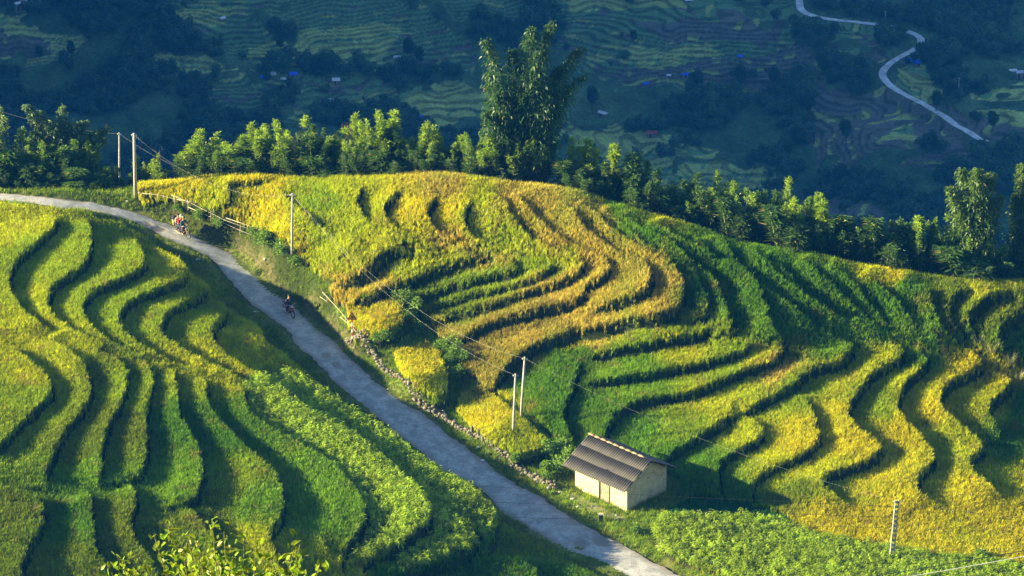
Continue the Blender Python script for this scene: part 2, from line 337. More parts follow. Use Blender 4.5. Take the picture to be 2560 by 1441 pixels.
ROADR = [(-120,484),(0,487),(150,498),(225,505),(320,521),(365,532),(430,552),(470,568),(520,585),(580,622),(630,665),(680,708),(740,760),(785,803),(830,840),(862,872),(900,915),(950,960),(1000,998),(1060,1040),(1110,1085),(1200,1150),(1270,1203),(1360,1258),(1440,1308),(1530,1352),(1640,1408),(1720,1450),(1850,1530)]
rl = hit(ROADL, 0.0); rr = hit(ROADR, 0.0)
rl = smooth_line(rl[:, :2], 0.4); 
def resample(P, n):
    s = np.r_[0, np.cumsum(np.linalg.norm(np.diff(P, axis=0), axis=1))]; t = np.linspace(0, s[-1], n)
    return np.stack([np.interp(t, s, P[:, k]) for k in range(P.shape[1])], 1)
rr = smooth_line(rr[:, :2], 0.4)
NR = 520
rl = resample(rl, NR); rr = resample(rr, NR)
mid0 = (rl+rr)/2; half = np.linalg.norm(rl-rr, axis=1)/2
mid = mid0.copy()
roadz = base(mid[:, 0], mid[:, 1]); k = np.ones(31)/31
roadz = np.convolve(np.pad(roadz, 15, 'edge'), k, 'valid')
# ------------------------------------------------------------------ fine height field
FS = 0.2
fx = np.arange(GX0, GX1+.01, FS); fy = np.arange(GY0, GY1+.01, FS)
FX, FY = np.meshgrid(fx, fy); B0 = base(FX, FY)
DN = np.full(FX.shape, 9.0); DNH = np.zeros(FX.shape); UP = np.full(FX.shape, 9.0); UPH = np.zeros(FX.shape)
jx = (fbm(FX/2.2, FY/2.2, 3, 5))*0.14; jy = (fbm(FX/2.2, FY/2.2, 3, 9))*0.14
EDGEW = []
for h, P in E:
    if np.mean([q_[0] for q_ in P]) > 1690 and np.mean([q_[1] for q_ in P]) < 800: h = h*1.45
    w = hit(P, 0.75+h*0.55)[:, :2]; w = smooth_line(w, 0.7); EDGEW.append((h, w))
    x0, x1 = w[:, 0].min()-7, w[:, 0].max()+7; y0, y1 = w[:, 1].min()-7, w[:, 1].max()+7
    i0 = max(0, int((x0-GX0)/FS)); i1 = min(len(fx), int((x1-GX0)/FS)+1); j0 = max(0, int((y0-GY0)/FS)); j1 = min(len(fy), int((y1-GY0)/FS)+1)
    if i1 <= i0 or j1 <= j0: continue
    X = FX[j0:j1, i0:i1]+jx[j0:j1, i0:i1]; Y = FY[j0:j1, i0:i1]+jy[j0:j1, i0:i1]
    best = np.full(X.shape, 1e9); side = np.zeros(X.shape); ss = np.zeros(X.shape)
    L = np.r_[0, np.cumsum(np.linalg.norm(np.diff(w, axis=0), axis=1))]
    for a in range(len(w)-1):
        p, q2 = w[a], w[a+1]; e = q2-p; l2 = e @ e
        if l2 < 1e-9: continue
        t = np.clip(((X-p[0])*e[0]+(Y-p[1])*e[1])/l2, 0, 1); dx = X-(p[0]+t*e[0]); dy = Y-(p[1]+t*e[1]); d2 = dx*dx+dy*dy
        m = d2 < best; best = np.where(m, d2, best); side = np.where(m, e[0]*dy-e[1]*dx, side); ss = np.where(m, L[a]+t*math.sqrt(l2), ss)
    d = np.sqrt(best); tp = np.clip(np.minimum(ss, L[-1]-ss)/2.2, 0, 1); hh = h*tp
    low = side > 0
    s_ = (slice(j0, j1), slice(i0, i1))
    m = low & (d < UP[s_]) & (hh > 0.02); UP[s_] = np.where(m, d, UP[s_]); UPH[s_] = np.where(m, hh, UPH[s_])
    m = ~low & (d < DN[s_]) & (hh > 0.02); DN[s_] = np.where(m, d, DN[s_]); DNH[s_] = np.where(m, hh, DNH[s_])
tot = np.clip(DN+UP, 1.2, 7.0)
off = np.clip((DN+UP)/2.1, .5, 1)*0.5*DNH*np.clip(1-DN/(0.62*tot), 0, 1)-np.clip((DN+UP)/2.1, .5, 1)*0.5*UPH*np.clip(1-UP/(0.62*tot), 0, 1)
# make the step a steep but not vertical bank
Z = B0+off
# road bed
RD = np.full(FX.shape, 99.0); RZ = np.zeros(FX.shape)
for a in range(0, NR, 2):
    x, y = mid[a]; r = 6.5
    i0 = max(0, int((x-r-GX0)/FS)); i1 = min(len(fx), int((x+r-GX0)/FS)+1); j0 = max(0, int((y-r-GY0)/FS)); j1 = min(len(fy), int((y+r-GY0)/FS)+1)
    if i1 <= i0 or j1 <= j0: continue
    s_ = (slice(j0, j1), slice(i0, i1)); d = np.hypot(FX[s_]-x, FY[s_]-y)-half[a]
    m = d < RD[s_]; RD[s_] = np.where(m, d, RD[s_]); RZ[s_] = np.where(m, roadz[a], RZ[s_])
wr = np.clip(1-(RD-0.3)/1.4, 0, 1); wr = wr*wr*(3-2*wr)
Z = Z*(1-wr)+(RZ-0.03)*wr
# roadside ditch on the field side
side = np.zeros(FX.shape)
mm = (RD > 0.2) & (RD < 4)
tree_l = rl[::8]; tree_r = rr[::8]
if mm.any():
    xy = np.stack([FX[mm], FY[mm]], 1)
    dl = np.min(np.linalg.norm(xy[:, None]-tree_l[None], axis=2), axis=1); dr = np.min(np.linalg.norm(xy[:, None]-tree_r[None], axis=2), axis=1)
    leftside = dl < dr; side[mm] = np.where(leftside, 1, -1)
ditch = np.exp(-((RD-1.3)/0.55)**2)*(side > 0)*np.clip((mid0[:, 1].max()-FY-14)/8, 0, 1)
Z -= 0.35*ditch
Z += fbm(FX/1.4, FY/1.4, 3, 21)*0.05*(1-wr)
def ground(x, y):
    a = np.clip((np.asarray(x, float)-GX0)/FS, 0, len(fx)-1.001); b = np.clip((np.asarray(y, float)-GY0)/FS, 0, len(fy)-1.001)
    i = a.astype(int); j = b.astype(int); a = a-i; b = b-j
    return (Z[j, i]*(1-a)+Z[j, i+1]*a)*(1-b)+(Z[j+1, i]*(1-a)+Z[j+1, i+1]*a)*b
# crest as a function of X
cr = crest[np.argsort(crest[:, 0])]
def crestY(x): return np.interp(x, cr[:, 0], cr[:, 1])
# ------------------------------------------------------------------ what grows where
CORR = [(-200,495),(0,497),(135,508),(150,516),(222,516),(232,535),(300,548),(338,570),(362,586),(440,628),(472,662),(514,694),(532,716),(570,750),(600,774),(642,797),(668,840),(705,862),(764,914),(844,979),(924,1027),(1004,1084),(1084,1141),(1164,1187),(1230,1246),(1247,1285),(1240,1330),(1215,1366),(1320,1380),(1425,1398),(1540,1441),(1700,1560),
 (1950,1560),(1850,1441),(1790,1418),(1700,1388),(1640,1350),(1630,1300),(1655,1272),(1700,1262),(1715,1225),(1700,1180),(1600,1120),(1480,1085),(1440,1112),(1395,1095),(1330,1020),(1240,965),(1215,962),(1160,905),(1145,860),(1092,825),(1080,795),(1062,775),(1025,745),(1000,752),(985,712),(917,728),(863,744),(830,740),(824,708),(842,690),(800,680),(765,655),(735,622),(690,592),(640,562),(560,532),(528,508),(480,492),(430,487),(350,485),(342,440),(200,430),(-200,430)]
BLK = [[(866,750),(872,738),(1000,722),(1006,735),(1005,800),(960,826),(890,836),(868,790)],
 [(983,862),(1070,840),(1095,870),(1118,930),(1115,975),(1085,990),(1040,962),(1000,912)],
 [(1150,968),(1200,957),(1255,990),(1320,1048),(1366,1090),(1360,1112),(1300,1132),(1240,1112),(1180,1054),(1143,1010)]]
MZ1 = [(608,945),(690,930),(720,925),(800,975),(924,1025),(1084,1140),(1164,1188),(1235,1250),(1247,1300),(1200,1345),(1165,1378),(1010,1422),(985,1365),(900,1395),(858,1372),(903,1310),(917,1262),(882,1202),(800,1130),(672,1054),(622,1017)]
MZ2 = [(1632,1300),(1660,1272),(1750,1280),(1850,1275),(1950,1290),(2050,1330),(2150,1345),(2300,1370),(2420,1380),(2560,1400),(2700,1420),(2700,1600),(1900,1600),(1800,1418),(1700,1388),(1640,1350)]
LOWG = [(1690,1240),(1760,1225),(1850,1245),(1960,1270),(2020,1312),(1950,1290),(1850,1275),(1750,1280),(1665,1270)]
GOLD=(.74,.60,.015); YEL=(.60,.57,.012); YG=(.36,.43,.010); LG=(.24,.39,.012); GR=(.14,.28,.010); OR=(.66,.48,.08); BR=(.44,.35,.06); OL=(.25,.29,.012)
CC = [(60,560,YEL),(10,540,YEL),(180,600,YG),(60,650,YG),(300,620,YG),(450,650,YEL),(250,720,YG),(350,780,YG),(450,820,YG),(100,780,YEL),(100,850,YEL),(60,920,YEL),(250,900,OL),(180,880,YEL),(300,930,YG),(600,900,YEL),(480,880,YEL),(620,820,YEL),(540,760,YG),
 (100,1000,YG),(30,1000,YG),(200,1100,OL),(440,1050,GR),(300,1060,OL),(330,980,YG),(300,1300,OL),(230,1180,LG),(440,1200,LG),(600,1200,YG),(650,1250,LG),(800,1200,LG),(850,1300,LG),(50,1300,OL),(150,1300,GR),(150,1400,OL),(640,1350,YEL),(500,1270,OL),(560,1080,GR),(850,1420,YEL),(1000,1430,GR),(1300,1420,GR),(740,930,YG),
 (380,460,GOLD),(450,460,GOLD),(620,430,GOLD),(620,520,GOLD),(560,480,YEL),(800,480,YG),(860,470,YEL),(800,540,YEL),(700,600,GOLD),(850,600,YEL),(850,650,YEL),(1000,500,GOLD),(940,520,YEL),(1100,450,OR),(1050,520,GOLD),(1100,520,GOLD),(1180,550,YEL),(1150,600,OR),(1000,590,YEL),(1250,600,YEL),(1200,480,YEL),(1300,590,YEL),(1400,640,YEL),(1080,640,YEL),(850,720,OR),(940,700,OR),(1000,660,YEL),(1240,650,OR),
 (1270,480,OR),(1350,480,OR),(1380,570,OR),(1480,630,OR),(1500,560,OR),(1480,520,OR),(1450,490,OR),(1600,640,OR),(1580,700,OR),(1650,740,OR),(1660,680,OR),(1500,790,OR),(1400,720,OR),(1350,760,BR),(1200,860,BR),(1250,800,BR),(1150,820,BR),(1300,830,OR),(1200,930,BR),(1100,710,OL),(1150,735,OL),(1250,690,YG),(1150,760,OL),(1350,665,YG),
 (935,790,GOLD),(1050,920,GOLD),(1080,950,YEL),(1200,1030,GOLD),(1300,1100,YEL),
 (1480,480,LG),(1520,500,LG),(1560,560,LG),(1620,590,GR),(1690,530,YEL),(1740,570,LG),(1700,650,GR),(1740,720,GR),(1800,640,GR),(1850,740,GR),(1900,640,GR),(2000,700,GR),(2000,800,GR),(2100,700,GR),(2100,830,LG),(2200,740,GR),(2190,800,GR),(1940,820,LG),(2230,655,GOLD),(2180,660,YEL),(2270,700,GR),(2330,830,LG),(2350,720,OL),(2400,760,OL),(2470,712,YEL),(2480,800,OL),(2550,740,OL),(2540,850,GR),(2440,850,GR),
 (1350,950,GR),(1400,880,GR),(1600,830,YG),(1700,815,YG),(1700,860,YEL),(1600,895,LG),(1850,860,YG),(1600,960,LG),(1900,880,YEL),(1800,925,YG),(1400,1050,GR),(1450,1000,GR),(1600,1060,GR),(1800,990,YEL),(1950,910,OR),(1700,1060,YG),(1650,1150,GR),(1750,1150,GR),(1850,1070,YEL),(1980,860,OL),(2090,860,LG),(2000,960,YG),
 (2000,1080,GOLD),(1950,1150,YEL),(2120,930,YEL),(2100,1050,GOLD),(2220,870,YEL),(2200,1000,YG),(2230,1080,GOLD),(2300,880,LG),(2290,950,YEL),(2320,1000,GOLD),(2400,890,GOLD),(2450,880,GOLD),(2250,1150,GOLD),(2300,1280,GOLD),(2380,1100,YEL),(2500,940,GOLD),(2480,1000,YEL),(2540,1080,GR),(2540,1000,GR),(2500,1180,YEL),(2500,1300,GOLD),(2100,1280,GOLD),(2000,1210,OL),(1850,1220,GR),(1750,1220,GR),(2050,1180,YEL),(2180,1220,GOLD),(2450,1230,GOLD)]
CCP = np.array([(a, b) for a, b, c in CC], float); CCC = np.array([c for a, b, c in CC])
def cropcol(uv, p=4.5):
    o = np.zeros((len(uv), 3))
    for i in range(0, len(uv), 20000):
        q_ = uv[i:i+20000]; q_ = q_+np.stack([fbm(q_[:, 0]/60, q_[:, 1]/60, 2, 31), fbm(q_[:, 0]/60, q_[:, 1]/60, 2, 33)], 1)*26
        D = ((q_[:, None]-CCP[None])**2*np.array([1, 2.2])).sum(2)+60; w_ = D**(-p/2); o[i:i+20000] = (w_ @ CCC)/w_.sum(1, keepdims=True)
    return o
def zone(x, y):
    """0 none, 1 rice, 2 leafy crop, 3 short green"""
    z = base(x, y); uv = project(np.stack([x, y, z+0.85], 1)); r = np.ones(len(x), int)
    r[pip(CORR, uv)] = 0; r[pip(MZ1, uv)] = 2; r[pip(MZ2, uv)] = 2; r[pip(LOWG, uv)] = 3
    for b in BLK: r[pip(b, uv)] = 1
    r[y > crestY(x)+2.0] = 0
    return r, uv
# ------------------------------------------------------------------ ground sheet
zn, uvg = zone(FX.ravel(), FY.ravel()); zn = zn.reshape(FX.shape)
gz, gx_ = np.gradient(Z, FS); slope = np.hypot(gz, gx_)
n1 = fbm(FX/1.7, FY/1.7, 4, 41)[..., None]; n2 = fbm(FX/6, FY/6, 3, 47)[..., None]
grass = np.array([.10, .15, .02])*(1+0.5*n1); dirt = np.array([.20, .145, .085])*(1+0.35*n1)
soil = np.array([.040, .042, .016])*(1+0.3*n1); bank = np.array([.032, .045, .012])*(1+0.4*n1)
gc = np.where((zn > 0)[..., None], soil, grass)
st = np.clip((slope-0.7)/0.6, 0, 1)[..., None]; gc = gc*(1-st)+bank*st
dd = np.clip(1.3-np.abs(RD-0.4)/.8+0.9*n1[..., 0]-0.2, 0, 1)[..., None]*(RD < 3)[..., None]
dd = dd*np.where(side[..., None] > 0, 0.4, 0.45); gc = gc*(1-dd)+dirt*dd
gc = np.clip(gc, 0.005, 1)
def ground_mat(name='terrace soil and grass', attr='gcol', sc=3.0, bump=0.6, dist=0.08):
    m, nt, N, L = nmat(name); p = N.new('ShaderNodeBsdfPrincipled'); p.inputs['Roughness'].default_value = 0.95
    p.inputs['Specular IOR Level'].default_value = 0.0
    a = N.new('ShaderNodeAttribute'); a.attribute_name = attr
    tc = N.new('ShaderNodeTexCoord'); nz = N.new('ShaderNodeTexNoise'); nz.inputs['Scale'].default_value = sc; nz.inputs['Detail'].default_value = 8
    nz.inputs['Roughness'].default_value = 0.7
    L.new(tc.outputs['Object'], nz.inputs['Vector']); mr = N.new('ShaderNodeMapRange'); L.new(nz.outputs[0], mr.inputs[0])
    mr.inputs[1].default_value = 0.3; mr.inputs[2].default_value = 0.7; mr.inputs[3].default_value = 0.55; mr.inputs[4].default_value = 1.45
    mx = N.new('ShaderNodeVectorMath'); mx.operation = 'SCALE'; L.new(a.outputs['Color'], mx.inputs[0]); L.new(mr.outputs[0], mx.inputs['Scale'])
    L.new(mx.outputs[0], p.inputs['Base Color'])
    b = N.new('ShaderNodeBump'); b.inputs['Strength'].default_value = bump; b.inputs['Distance'].default_value = dist
    L.new(nz.outputs[0], b.inputs['Height']); L.new(b.outputs[0], p.inputs['Normal']); out(nt, p.outputs[0]); return m
GM = ground_mat()
def grid_faces(ny, nx):
    i = np.arange(ny*nx).reshape(ny, nx); return np.stack([i[:-1, :-1], i[:-1, 1:], i[1:, 1:], i[1:, :-1]], -1).reshape(-1, 4)
V = np.stack([FX, FY, Z], -1).reshape(-1, 3)
o = link('ground', mesh_np('ground', V, grid_faces(*FX.shape), [GM], {'gcol': gc.reshape(-1, 3)}, smooth=True)); tag(o, kind='structure')
# ------------------------------------------------------------------ road
def road_mat(name, c1, c2, c3):
    m, nt, N, L = nmat(name); p = N.new('ShaderNodeBsdfPrincipled'); p.inputs['Roughness'].default_value = 0.85
    tc = N.new('ShaderNodeTexCoord')
    def noise(s, d=6, r=0.6):
        n = N.new('ShaderNodeTexNoise'); n.inputs['Scale'].default_value = s; n.inputs['Detail'].default_value = d; n.inputs['Roughness'].default_value = r
        L.new(tc.outputs['Object'], n.inputs['Vector']); return n.outputs[0]
    def ramp(f, a, b):
        r = N.new('ShaderNodeMapRange'); r.inputs[1].default_value = a; r.inputs[2].default_value = b; L.new(f, r.inputs[0]); return r.outputs[0]
    def mix(f, a, b):
        x = N.new('ShaderNodeMix'); x.data_type = 'RGBA'; L.new(f, x.inputs[0])
        for s_, v in ((6, a), (7, b)):
            if isinstance(v, tuple): x.inputs[s_].default_value = (*v, 1)
            else: L.new(v, x.inputs[s_])
        return x.outputs[2]
    c = mix(ramp(noise(0.9, 8, .7), 0.42, 0.6), c1, c2); c = mix(ramp(noise(5, 9, .85), 0.48, 0.66), c, c3)
    a = N.new('ShaderNodeAttribute'); a.attribute_name = 'worn'
    c = mix(a.outputs['Fac'], c, (0.25, 0.21, 0.165))
    L.new(c, p.inputs['Base Color']); b = N.new('ShaderNodeBump'); b.inputs['Strength'].default_value = 0.5; b.inputs['Distance'].default_value = 0.02
    L.new(noise(14, 8, .8), b.inputs['Height']); L.new(b.outputs[0], p.inputs['Normal']); out(nt, p.outputs[0]); return m
RM = road_mat('worn asphalt', (.30, .305, .285), (.50, .49, .45), (.18, .18, .165))
K = 36; V = []; worn = []
tt = np.linspace(0, 1, K)
s_al = np.arange(NR)*0.35
wl = fbm(s_al/1.1, s_al*0+3.3, 4, 61)*0.3; wr_ = fbm(s_al/1.1, s_al*0+9.3, 4, 67)*0.3
nrm = (rr-rl)/np.linalg.norm(rr-rl, axis=1, keepdims=True)
A = rl+nrm*(wl[:, None]-0.1); Bq = rr+nrm*(wr_[:, None]+0.15)
# potholes in photograph coordinates
HOLES = [(395,579,.8,.4),(815,888,.55,.45),(840,912,.4,.3),(1450,1363,.75,.6),(1505,1357,.9,.5),(1040,1072,.25,.15),(365,566,.8,.3)]
HW = hit([(a, b) for a, b, *_ in HOLES])[:, :2]
P2 = A[:, None]*(1-tt[None, :, None])+Bq[:, None]*tt[None, :, None]
hz = np.zeros((NR, K))
for (hx, hy), (_, _, ra, rb) in zip(HW, HOLES):
    d = np.hypot((P2[..., 0]-hx)/ra, (P2[..., 1]-hy)/(rb*1.6))+0.25*fbm(P2[..., 0]*2, P2[..., 1]*2, 3, 71); hz = np.maximum(hz, np.clip((1.05-d)/0.35, 0, 1))
camber = 0.05*(1-(2*tt-1)**2)[None, :]
Zr = roadz[:, None]+0.02+camber-0.06*hz+0.012*fbm(P2[..., 0]*.8, P2[..., 1]*.8, 3, 73)
edge = np.minimum(tt, 1-tt)[None, :]*4.2
dust = np.clip((0.75-edge+0.5*fbm(P2[..., 0]*1.3, P2[..., 1]*1.3, 4, 77))*1.3, 0, 0.75)
far = np.clip((P2[..., 1]-25)/10, 0, 1)*np.clip(0.5+fbm(P2[..., 0]*.9, P2[..., 1]*.9, 4, 79), 0, 1)*0.5
worn = np.clip(np.maximum(np.maximum(hz*0.9, dust), far), 0, 1)
V = np.concatenate([P2, Zr[..., None]], -1).reshape(-1, 3)
o = link('road', mesh_np('road', V, grid_faces(NR, K), [RM], {'worn': np.repeat(worn.reshape(-1, 1), 3, 1)}, smooth=True)); tag(o, kind='structure')
# ------------------------------------------------------------------ wider land: camera hillside, valley flank, shading ridge
BX0, BX1, BY0, BY1, BS = -185.0, 185.0, 940.0, 1300.0, 0.5
def bgbase(x, y):
    """far valley side, rising away; tuned so that it fills the top of the view"""
    yy = y-1075
    z = -452+0.10*yy+0.00025*np.maximum(yy, 0)**2
    z += 26*fbm(x/150+3, y/190, 2, 101)+9*fbm(x/60, y/60, 2, 105)+2.2*fbm(x/22, y/22, 2, 109)
    return z
def wide(x, y):
    hs = np.interp(y, [-520, -430, -411, -358, -92], [190, 183, 176, 149.5, -11.5])         # camera hillside
    fl = np.interp(y, [-92, 70, 300, 700, 980, 2800], [-11.5, -62, -190, -400, -470, -360])
    m = np.interp(y, [-92, -20, 20, 70], [0, 1, 1, 0])*np.interp(np.abs(x), [60, 100, 500], [1, 1, 0.6])*0
    z = np.where(y < -92, hs, fl)+m
    ridge = np.exp(-((x+640)/170.0)**2)*(np.interp(y, [-600, 0, 400, 2800], [90, 100, 125, 160])+14*fbm(x/90, y/90, 4, 121)-z)
    left = np.clip(ridge, 0, None)
    return z+left+6*fbm(x/40, y/40, 3, 131)*np.clip(np.abs(y-0)/300, 0, 1)
wx = np.r_[np.arange(-1500, -260, 22), np.arange(-260, 261, 8), np.arange(282, 2600, 40)].astype(float)
wy = np.r_[np.arange(-700, -420, 20), np.arange(-420, 240, 7), np.arange(240, 1600, 14), np.arange(1600, 4200, 60)].astype(float)
WX, WY = np.meshgrid(wx, wy); WZ = wide(WX, WY)
inf = (WX > GX0-30) & (WX < GX1+30) & (WY > GY0-25) & (WY < GY1+25)
# blend to the fine sheet's border and pass below it
bz = base(np.clip(WX, GX0, GX1), np.clip(WY, GY0, GY1))
dx_ = np.maximum(np.maximum(GX0-WX, WX-GX1), 0); dy_ = np.maximum(np.maximum(GY0-WY, WY-GY1), 0); db = np.hypot(dx_, dy_)
k = np.clip(db/110, 0, 1); k = k*k*(3-2*k)
ky = np.clip(db/14, 0, 1); kk = np.where(WY < GY0, ky, np.maximum(k, np.clip(dy_/60, 0, 1)))
WZ = WZ*kk+bz*(1-kk)
WZ = np.where(db < 4, bz-3.0, WZ)
far_ = (WX > BX0-12) & (WX < BX1+12) & (WY > BY0-16) & (WY < BY1+16)
bb = bgbase(WX, WY); db2 = np.hypot(np.maximum(np.maximum(BX0-WX, WX-BX1), 0), np.maximum(np.maximum(BY0-WY, WY-BY1), 0))
k2 = np.clip(db2/120, 0, 1); WZ = np.where(db2 < 120, (bb-3)*(1-k2)+WZ*k2, WZ)
wc = np.array([.045, .07, .022])*(1+0.5*fbm(WX/25, WY/25, 4, 141)[..., None])
o = link('hills', mesh_np('hills', np.stack([WX, WY, WZ], -1).reshape(-1, 3), grid_faces(*WX.shape), [ground_mat('hillside scrub', sc=0.25, bump=1, dist=1.5)], {'gcol': np.clip(wc, .005, 1).reshape(-1, 3)}, smooth=True)); tag(o, kind='structure')
# ------------------------------------------------------------------ crops, instanced on measured points (nobody could count them)
def strip(V, F, T, base_, dirv, side, h, w, lean, curl, n, tip, droop=0.0):
    """one blade: n segments; lean outwards along dirv"""
    k0 = len(V)
    for i in range(n+1):
        t = i/n; r = lean*t+curl*t*t; z = h*(t-droop*t**3)
        c = base_+dirv*r+np.array([0, 0, z]); ww = w*(1-t**2.2)*0.5+0.002
        V.append(c-side*ww); V.append(c+side*ww); T += [tip, tip]
    for i in range(n): a = k0+2*i; F.append((a, a+1, a+3, a+2))
def proto(name, mat, kind, seed):
    g = np.random.default_rng(seed); V, F, T = [], [], []
    if kind == 'rice': nb, nh, rad = 8, 6, 0.15
    elif kind == 'grass': nb, nh, rad = 12, 0, 0.16
    else: nb, nh, rad = 0, 0, 0
    for i in range(nb+nh):
        a = g.random()*6.283; d = np.array([math.cos(a), math.sin(a), 0]); s = np.array([-d[1], d[0], 0]); a2 = g.random()*6.283
        b = np.array([math.cos(a2), math.sin(a2), 0])*rad*math.sqrt(g.random())
        if kind == 'rice':
            if i < nb: strip(V, F, T, b, d, s, g.uniform(.50, .98), g.uniform(.030, .047), g.uniform(.03, .18), g.uniform(0, .12), 3, 0.0)
            else: strip(V, F, T, b+np.array([0, 0, .35]), d, s, g.uniform(.38, .62), g.uniform(.045, .068), g.uniform(.02, .12), g.uniform(.08, .22), 4, 1.0, g.uniform(.15, .5))
        else: strip(V, F, T, b, d, s, g.uniform(.18, .42), g.uniform(.018, .03), g.uniform(.02, .14), g.uniform(0, .14), 2, 0.3)
    if kind == 'maize':
        for st in range(3):
            a2 = g.random()*6.283; b = np.array([math.cos(a2), math.sin(a2), 0])*0.2*g.random(); H = g.uniform(.75, 1.15)
            for q_ in range(2):
                s = np.array([1, 0, 0]) if q_ else np.array([0, 1, 0]); strip(V, F, T, b, s*0, s, H, .022, 0, 0, 1, .3)
            for i in range(8):
                a = g.random()*6.283; d = np.array([math.cos(a), math.sin(a), 0]); s = np.array([-d[1], d[0], 0])
                z0 = H*g.uniform(.25, 1.0); ln = g.uniform(.28, .48)
                strip(V, F, T, b+np.array([0, 0, z0]), d, s, g.uniform(.14, .28), g.uniform(.055, .085), ln*.5, ln*.6, 4, 1.0, g.uniform(.9, 1.6))
    V = np.array(V); T = np.array(T)
    me = mesh_np(name, V, F, [mat]); at = me.attributes.new('tip', 'FLOAT', 'POINT'); at.data.foreach_set('value', T.astype(np.float32))
    return bpy.data.objects.new(name, me)
M_RICE = leafy('rice plants', attr='col', atype='INSTANCER', trans=0.42, second=(.62, .82, .6), shine=0.05, var=0.3)
M_MZ = leafy('maize leaves', attr='col', atype='INSTANCER', trans=0.45, second=(.6, .7, .7), shine=0.1, var=0.25)
def scatter(name, kind, P, col, scl, rot, mat, nprot=5, label=None, cat=None, seed=1):
    if not len(P): return
    me = bpy.data.meshes.new(name); me.vertices.add(len(P)); me.vertices.foreach_set('co', np.asarray(P, np.float32).ravel())
    c4 = np.hstack([col, np.ones((len(col), 1))]).astype(np.float32)
    a = me.attributes.new('col', 'FLOAT_COLOR', 'POINT'); a.data.foreach_set('color', c4.ravel())
    a = me.attributes.new('scl', 'FLOAT', 'POINT'); a.data.foreach_set('value', scl.astype(np.float32))
    a = me.attributes.new('rot', 'FLOAT_VECTOR', 'POINT'); a.data.foreach_set('vector', rot.astype(np.float32).ravel())
    a = me.attributes.new('pick', 'INT', 'POINT'); a.data.foreach_set('value', np.random.default_rng(seed).integers(0, nprot, len(P)).astype(np.int32))
    o = link(name, me); tag(o, label, cat, kind='stuff')
    cl = bpy.data.collections.new(name+' plants')
    pr = kind if isinstance(kind, list) else [proto(name+' plant', mat, kind, seed*10+i) for i in range(nprot)]
    for q_ in pr: cl.objects.link(q_)
    ng = bpy.data.node_groups.new(name, 'GeometryNodeTree'); ng.interface.new_socket('Geometry', in_out='INPUT', socket_type='NodeSocketGeometry'); ng.interface.new_socket('Geometry', in_out='OUTPUT', socket_type='NodeSocketGeometry')
    N, L = ng.nodes, ng.links; gi = N.new('NodeGroupInput'); go = N.new('NodeGroupOutput'); ip = N.new('GeometryNodeInstanceOnPoints')
    ci = N.new('GeometryNodeCollectionInfo'); ci.inputs[0].default_value = cl; ci.inputs[1].default_value = True; ci.inputs[2].default_value = True
    def at(n, t):
        x = N.new('GeometryNodeInputNamedAttribute'); x.data_type = t; x.inputs[0].default_value = n; return x.outputs[0]
    L.new(gi.outputs[0], ip.inputs['Points']); L.new(ci.outputs[0], ip.inputs['Instance']); ip.inputs['Pick Instance'].default_value = True
    L.new(at('pick', 'INT'), ip.inputs['Instance Index']); L.new(at('rot', 'FLOAT_VECTOR'), ip.inputs['Rotation']); L.new(at('scl', 'FLOAT'), ip.inputs['Scale'])
    L.new(ip.outputs[0], go.inputs[0]); md = o.modifiers.new('plants', 'NODES'); md.node_group = ng
    return o
def jgrid(x0, x1, y0, y1, s, seed):
    g = np.random.default_rng(seed); a, b = np.meshgrid(np.arange(x0, x1, s), np.arange(y0, y1, s)); a = a.ravel(); b = b.ravel()
    return a+g.uniform(-.5, .5, len(a))*s, b+g.uniform(-.5, .5, len(a))*s
SLI = slope
def samp(A_, x, y):
    return A_[np.clip(((y-GY0)/FS+.5).astype(int), 0, len(fy)-1), np.clip(((x-GX0)/FS+.5).astype(int), 0, len(fx)-1)]
def inview(x, y, m=60):
    uv = project(np.stack([x, y, ground(x, y)], 1)); return (uv[:, 0] > -m) & (uv[:, 0] < 2560+m) & (uv[:, 1] < 1441+m+30) & (uv[:, 1] > 200)
# rice
x, y = jgrid(-60, 60, -80, 50, 0.215, 11); k = inview(x, y); x, y = x[k], y[k]
zz, uv = zone(x, y); up_ = samp(UP, x, y); uph = samp(UPH, x, y); sl = samp(slope, x, y); rd = samp(RD, x, y)
keep = (zz == 1) & ~((up_ < np.where(samp(DN+UP, x, y) < 2.4, .2, .36)) & (uph > .3)) & ((sl < 1.6) | (samp(DN, x, y) < .25)) & (rd > 0.35)
x, y, uv = x[keep], y[keep], uv[keep]; n = len(x); g = np.random.default_rng(5)
col = cropcol(uv); pn = fbm(x/1.3, y/1.3, 3, 151)[:, None]; pn2 = fbm(x/5, y/5, 3, 153)[:, None]
col = col*(1+0.22*pn+0.12*pn2)*g.uniform(.72, 1.28, (n, 1)); 
gm = np.clip(0.5*pn2[:, 0]+.25*g.random(n)-0.1, 0, 1)[:, None]; col = col*(1-gm)+np.array([.20, .36, .02])*gm
rust = (np.clip(fbm(x/1.1, y/1.1, 3, 155)-0.42, 0, 1)*3)[:, None]; col = col*(1-np.clip(rust, 0, .5))+np.array([.42, .26, .08])*np.clip(rust, 0, .5)
col = np.clip(col, .01, .9)
dnl = samp(DN, x, y); lean = np.clip(1-dnl/0.6, 0, 1)*(samp(DNH, x, y) > .3)
gyy, gxx = samp(gz, x, y), samp(gx_, x, y)
rot = np.stack([g.normal(0, .09, n), g.normal(0, .09, n), g.uniform(0, 6.28, n)], 1)
scl = g.uniform(.76, .92, n)*(1+.05*pn[:, 0])
scatter('rice', 'rice', np.stack([x, y, ground(x, y)-.02], 1), col, scl, rot, M_RICE, 7, 'ripening rice in green to golden stands on the terraces', 'rice', seed=1)
NRICE = n
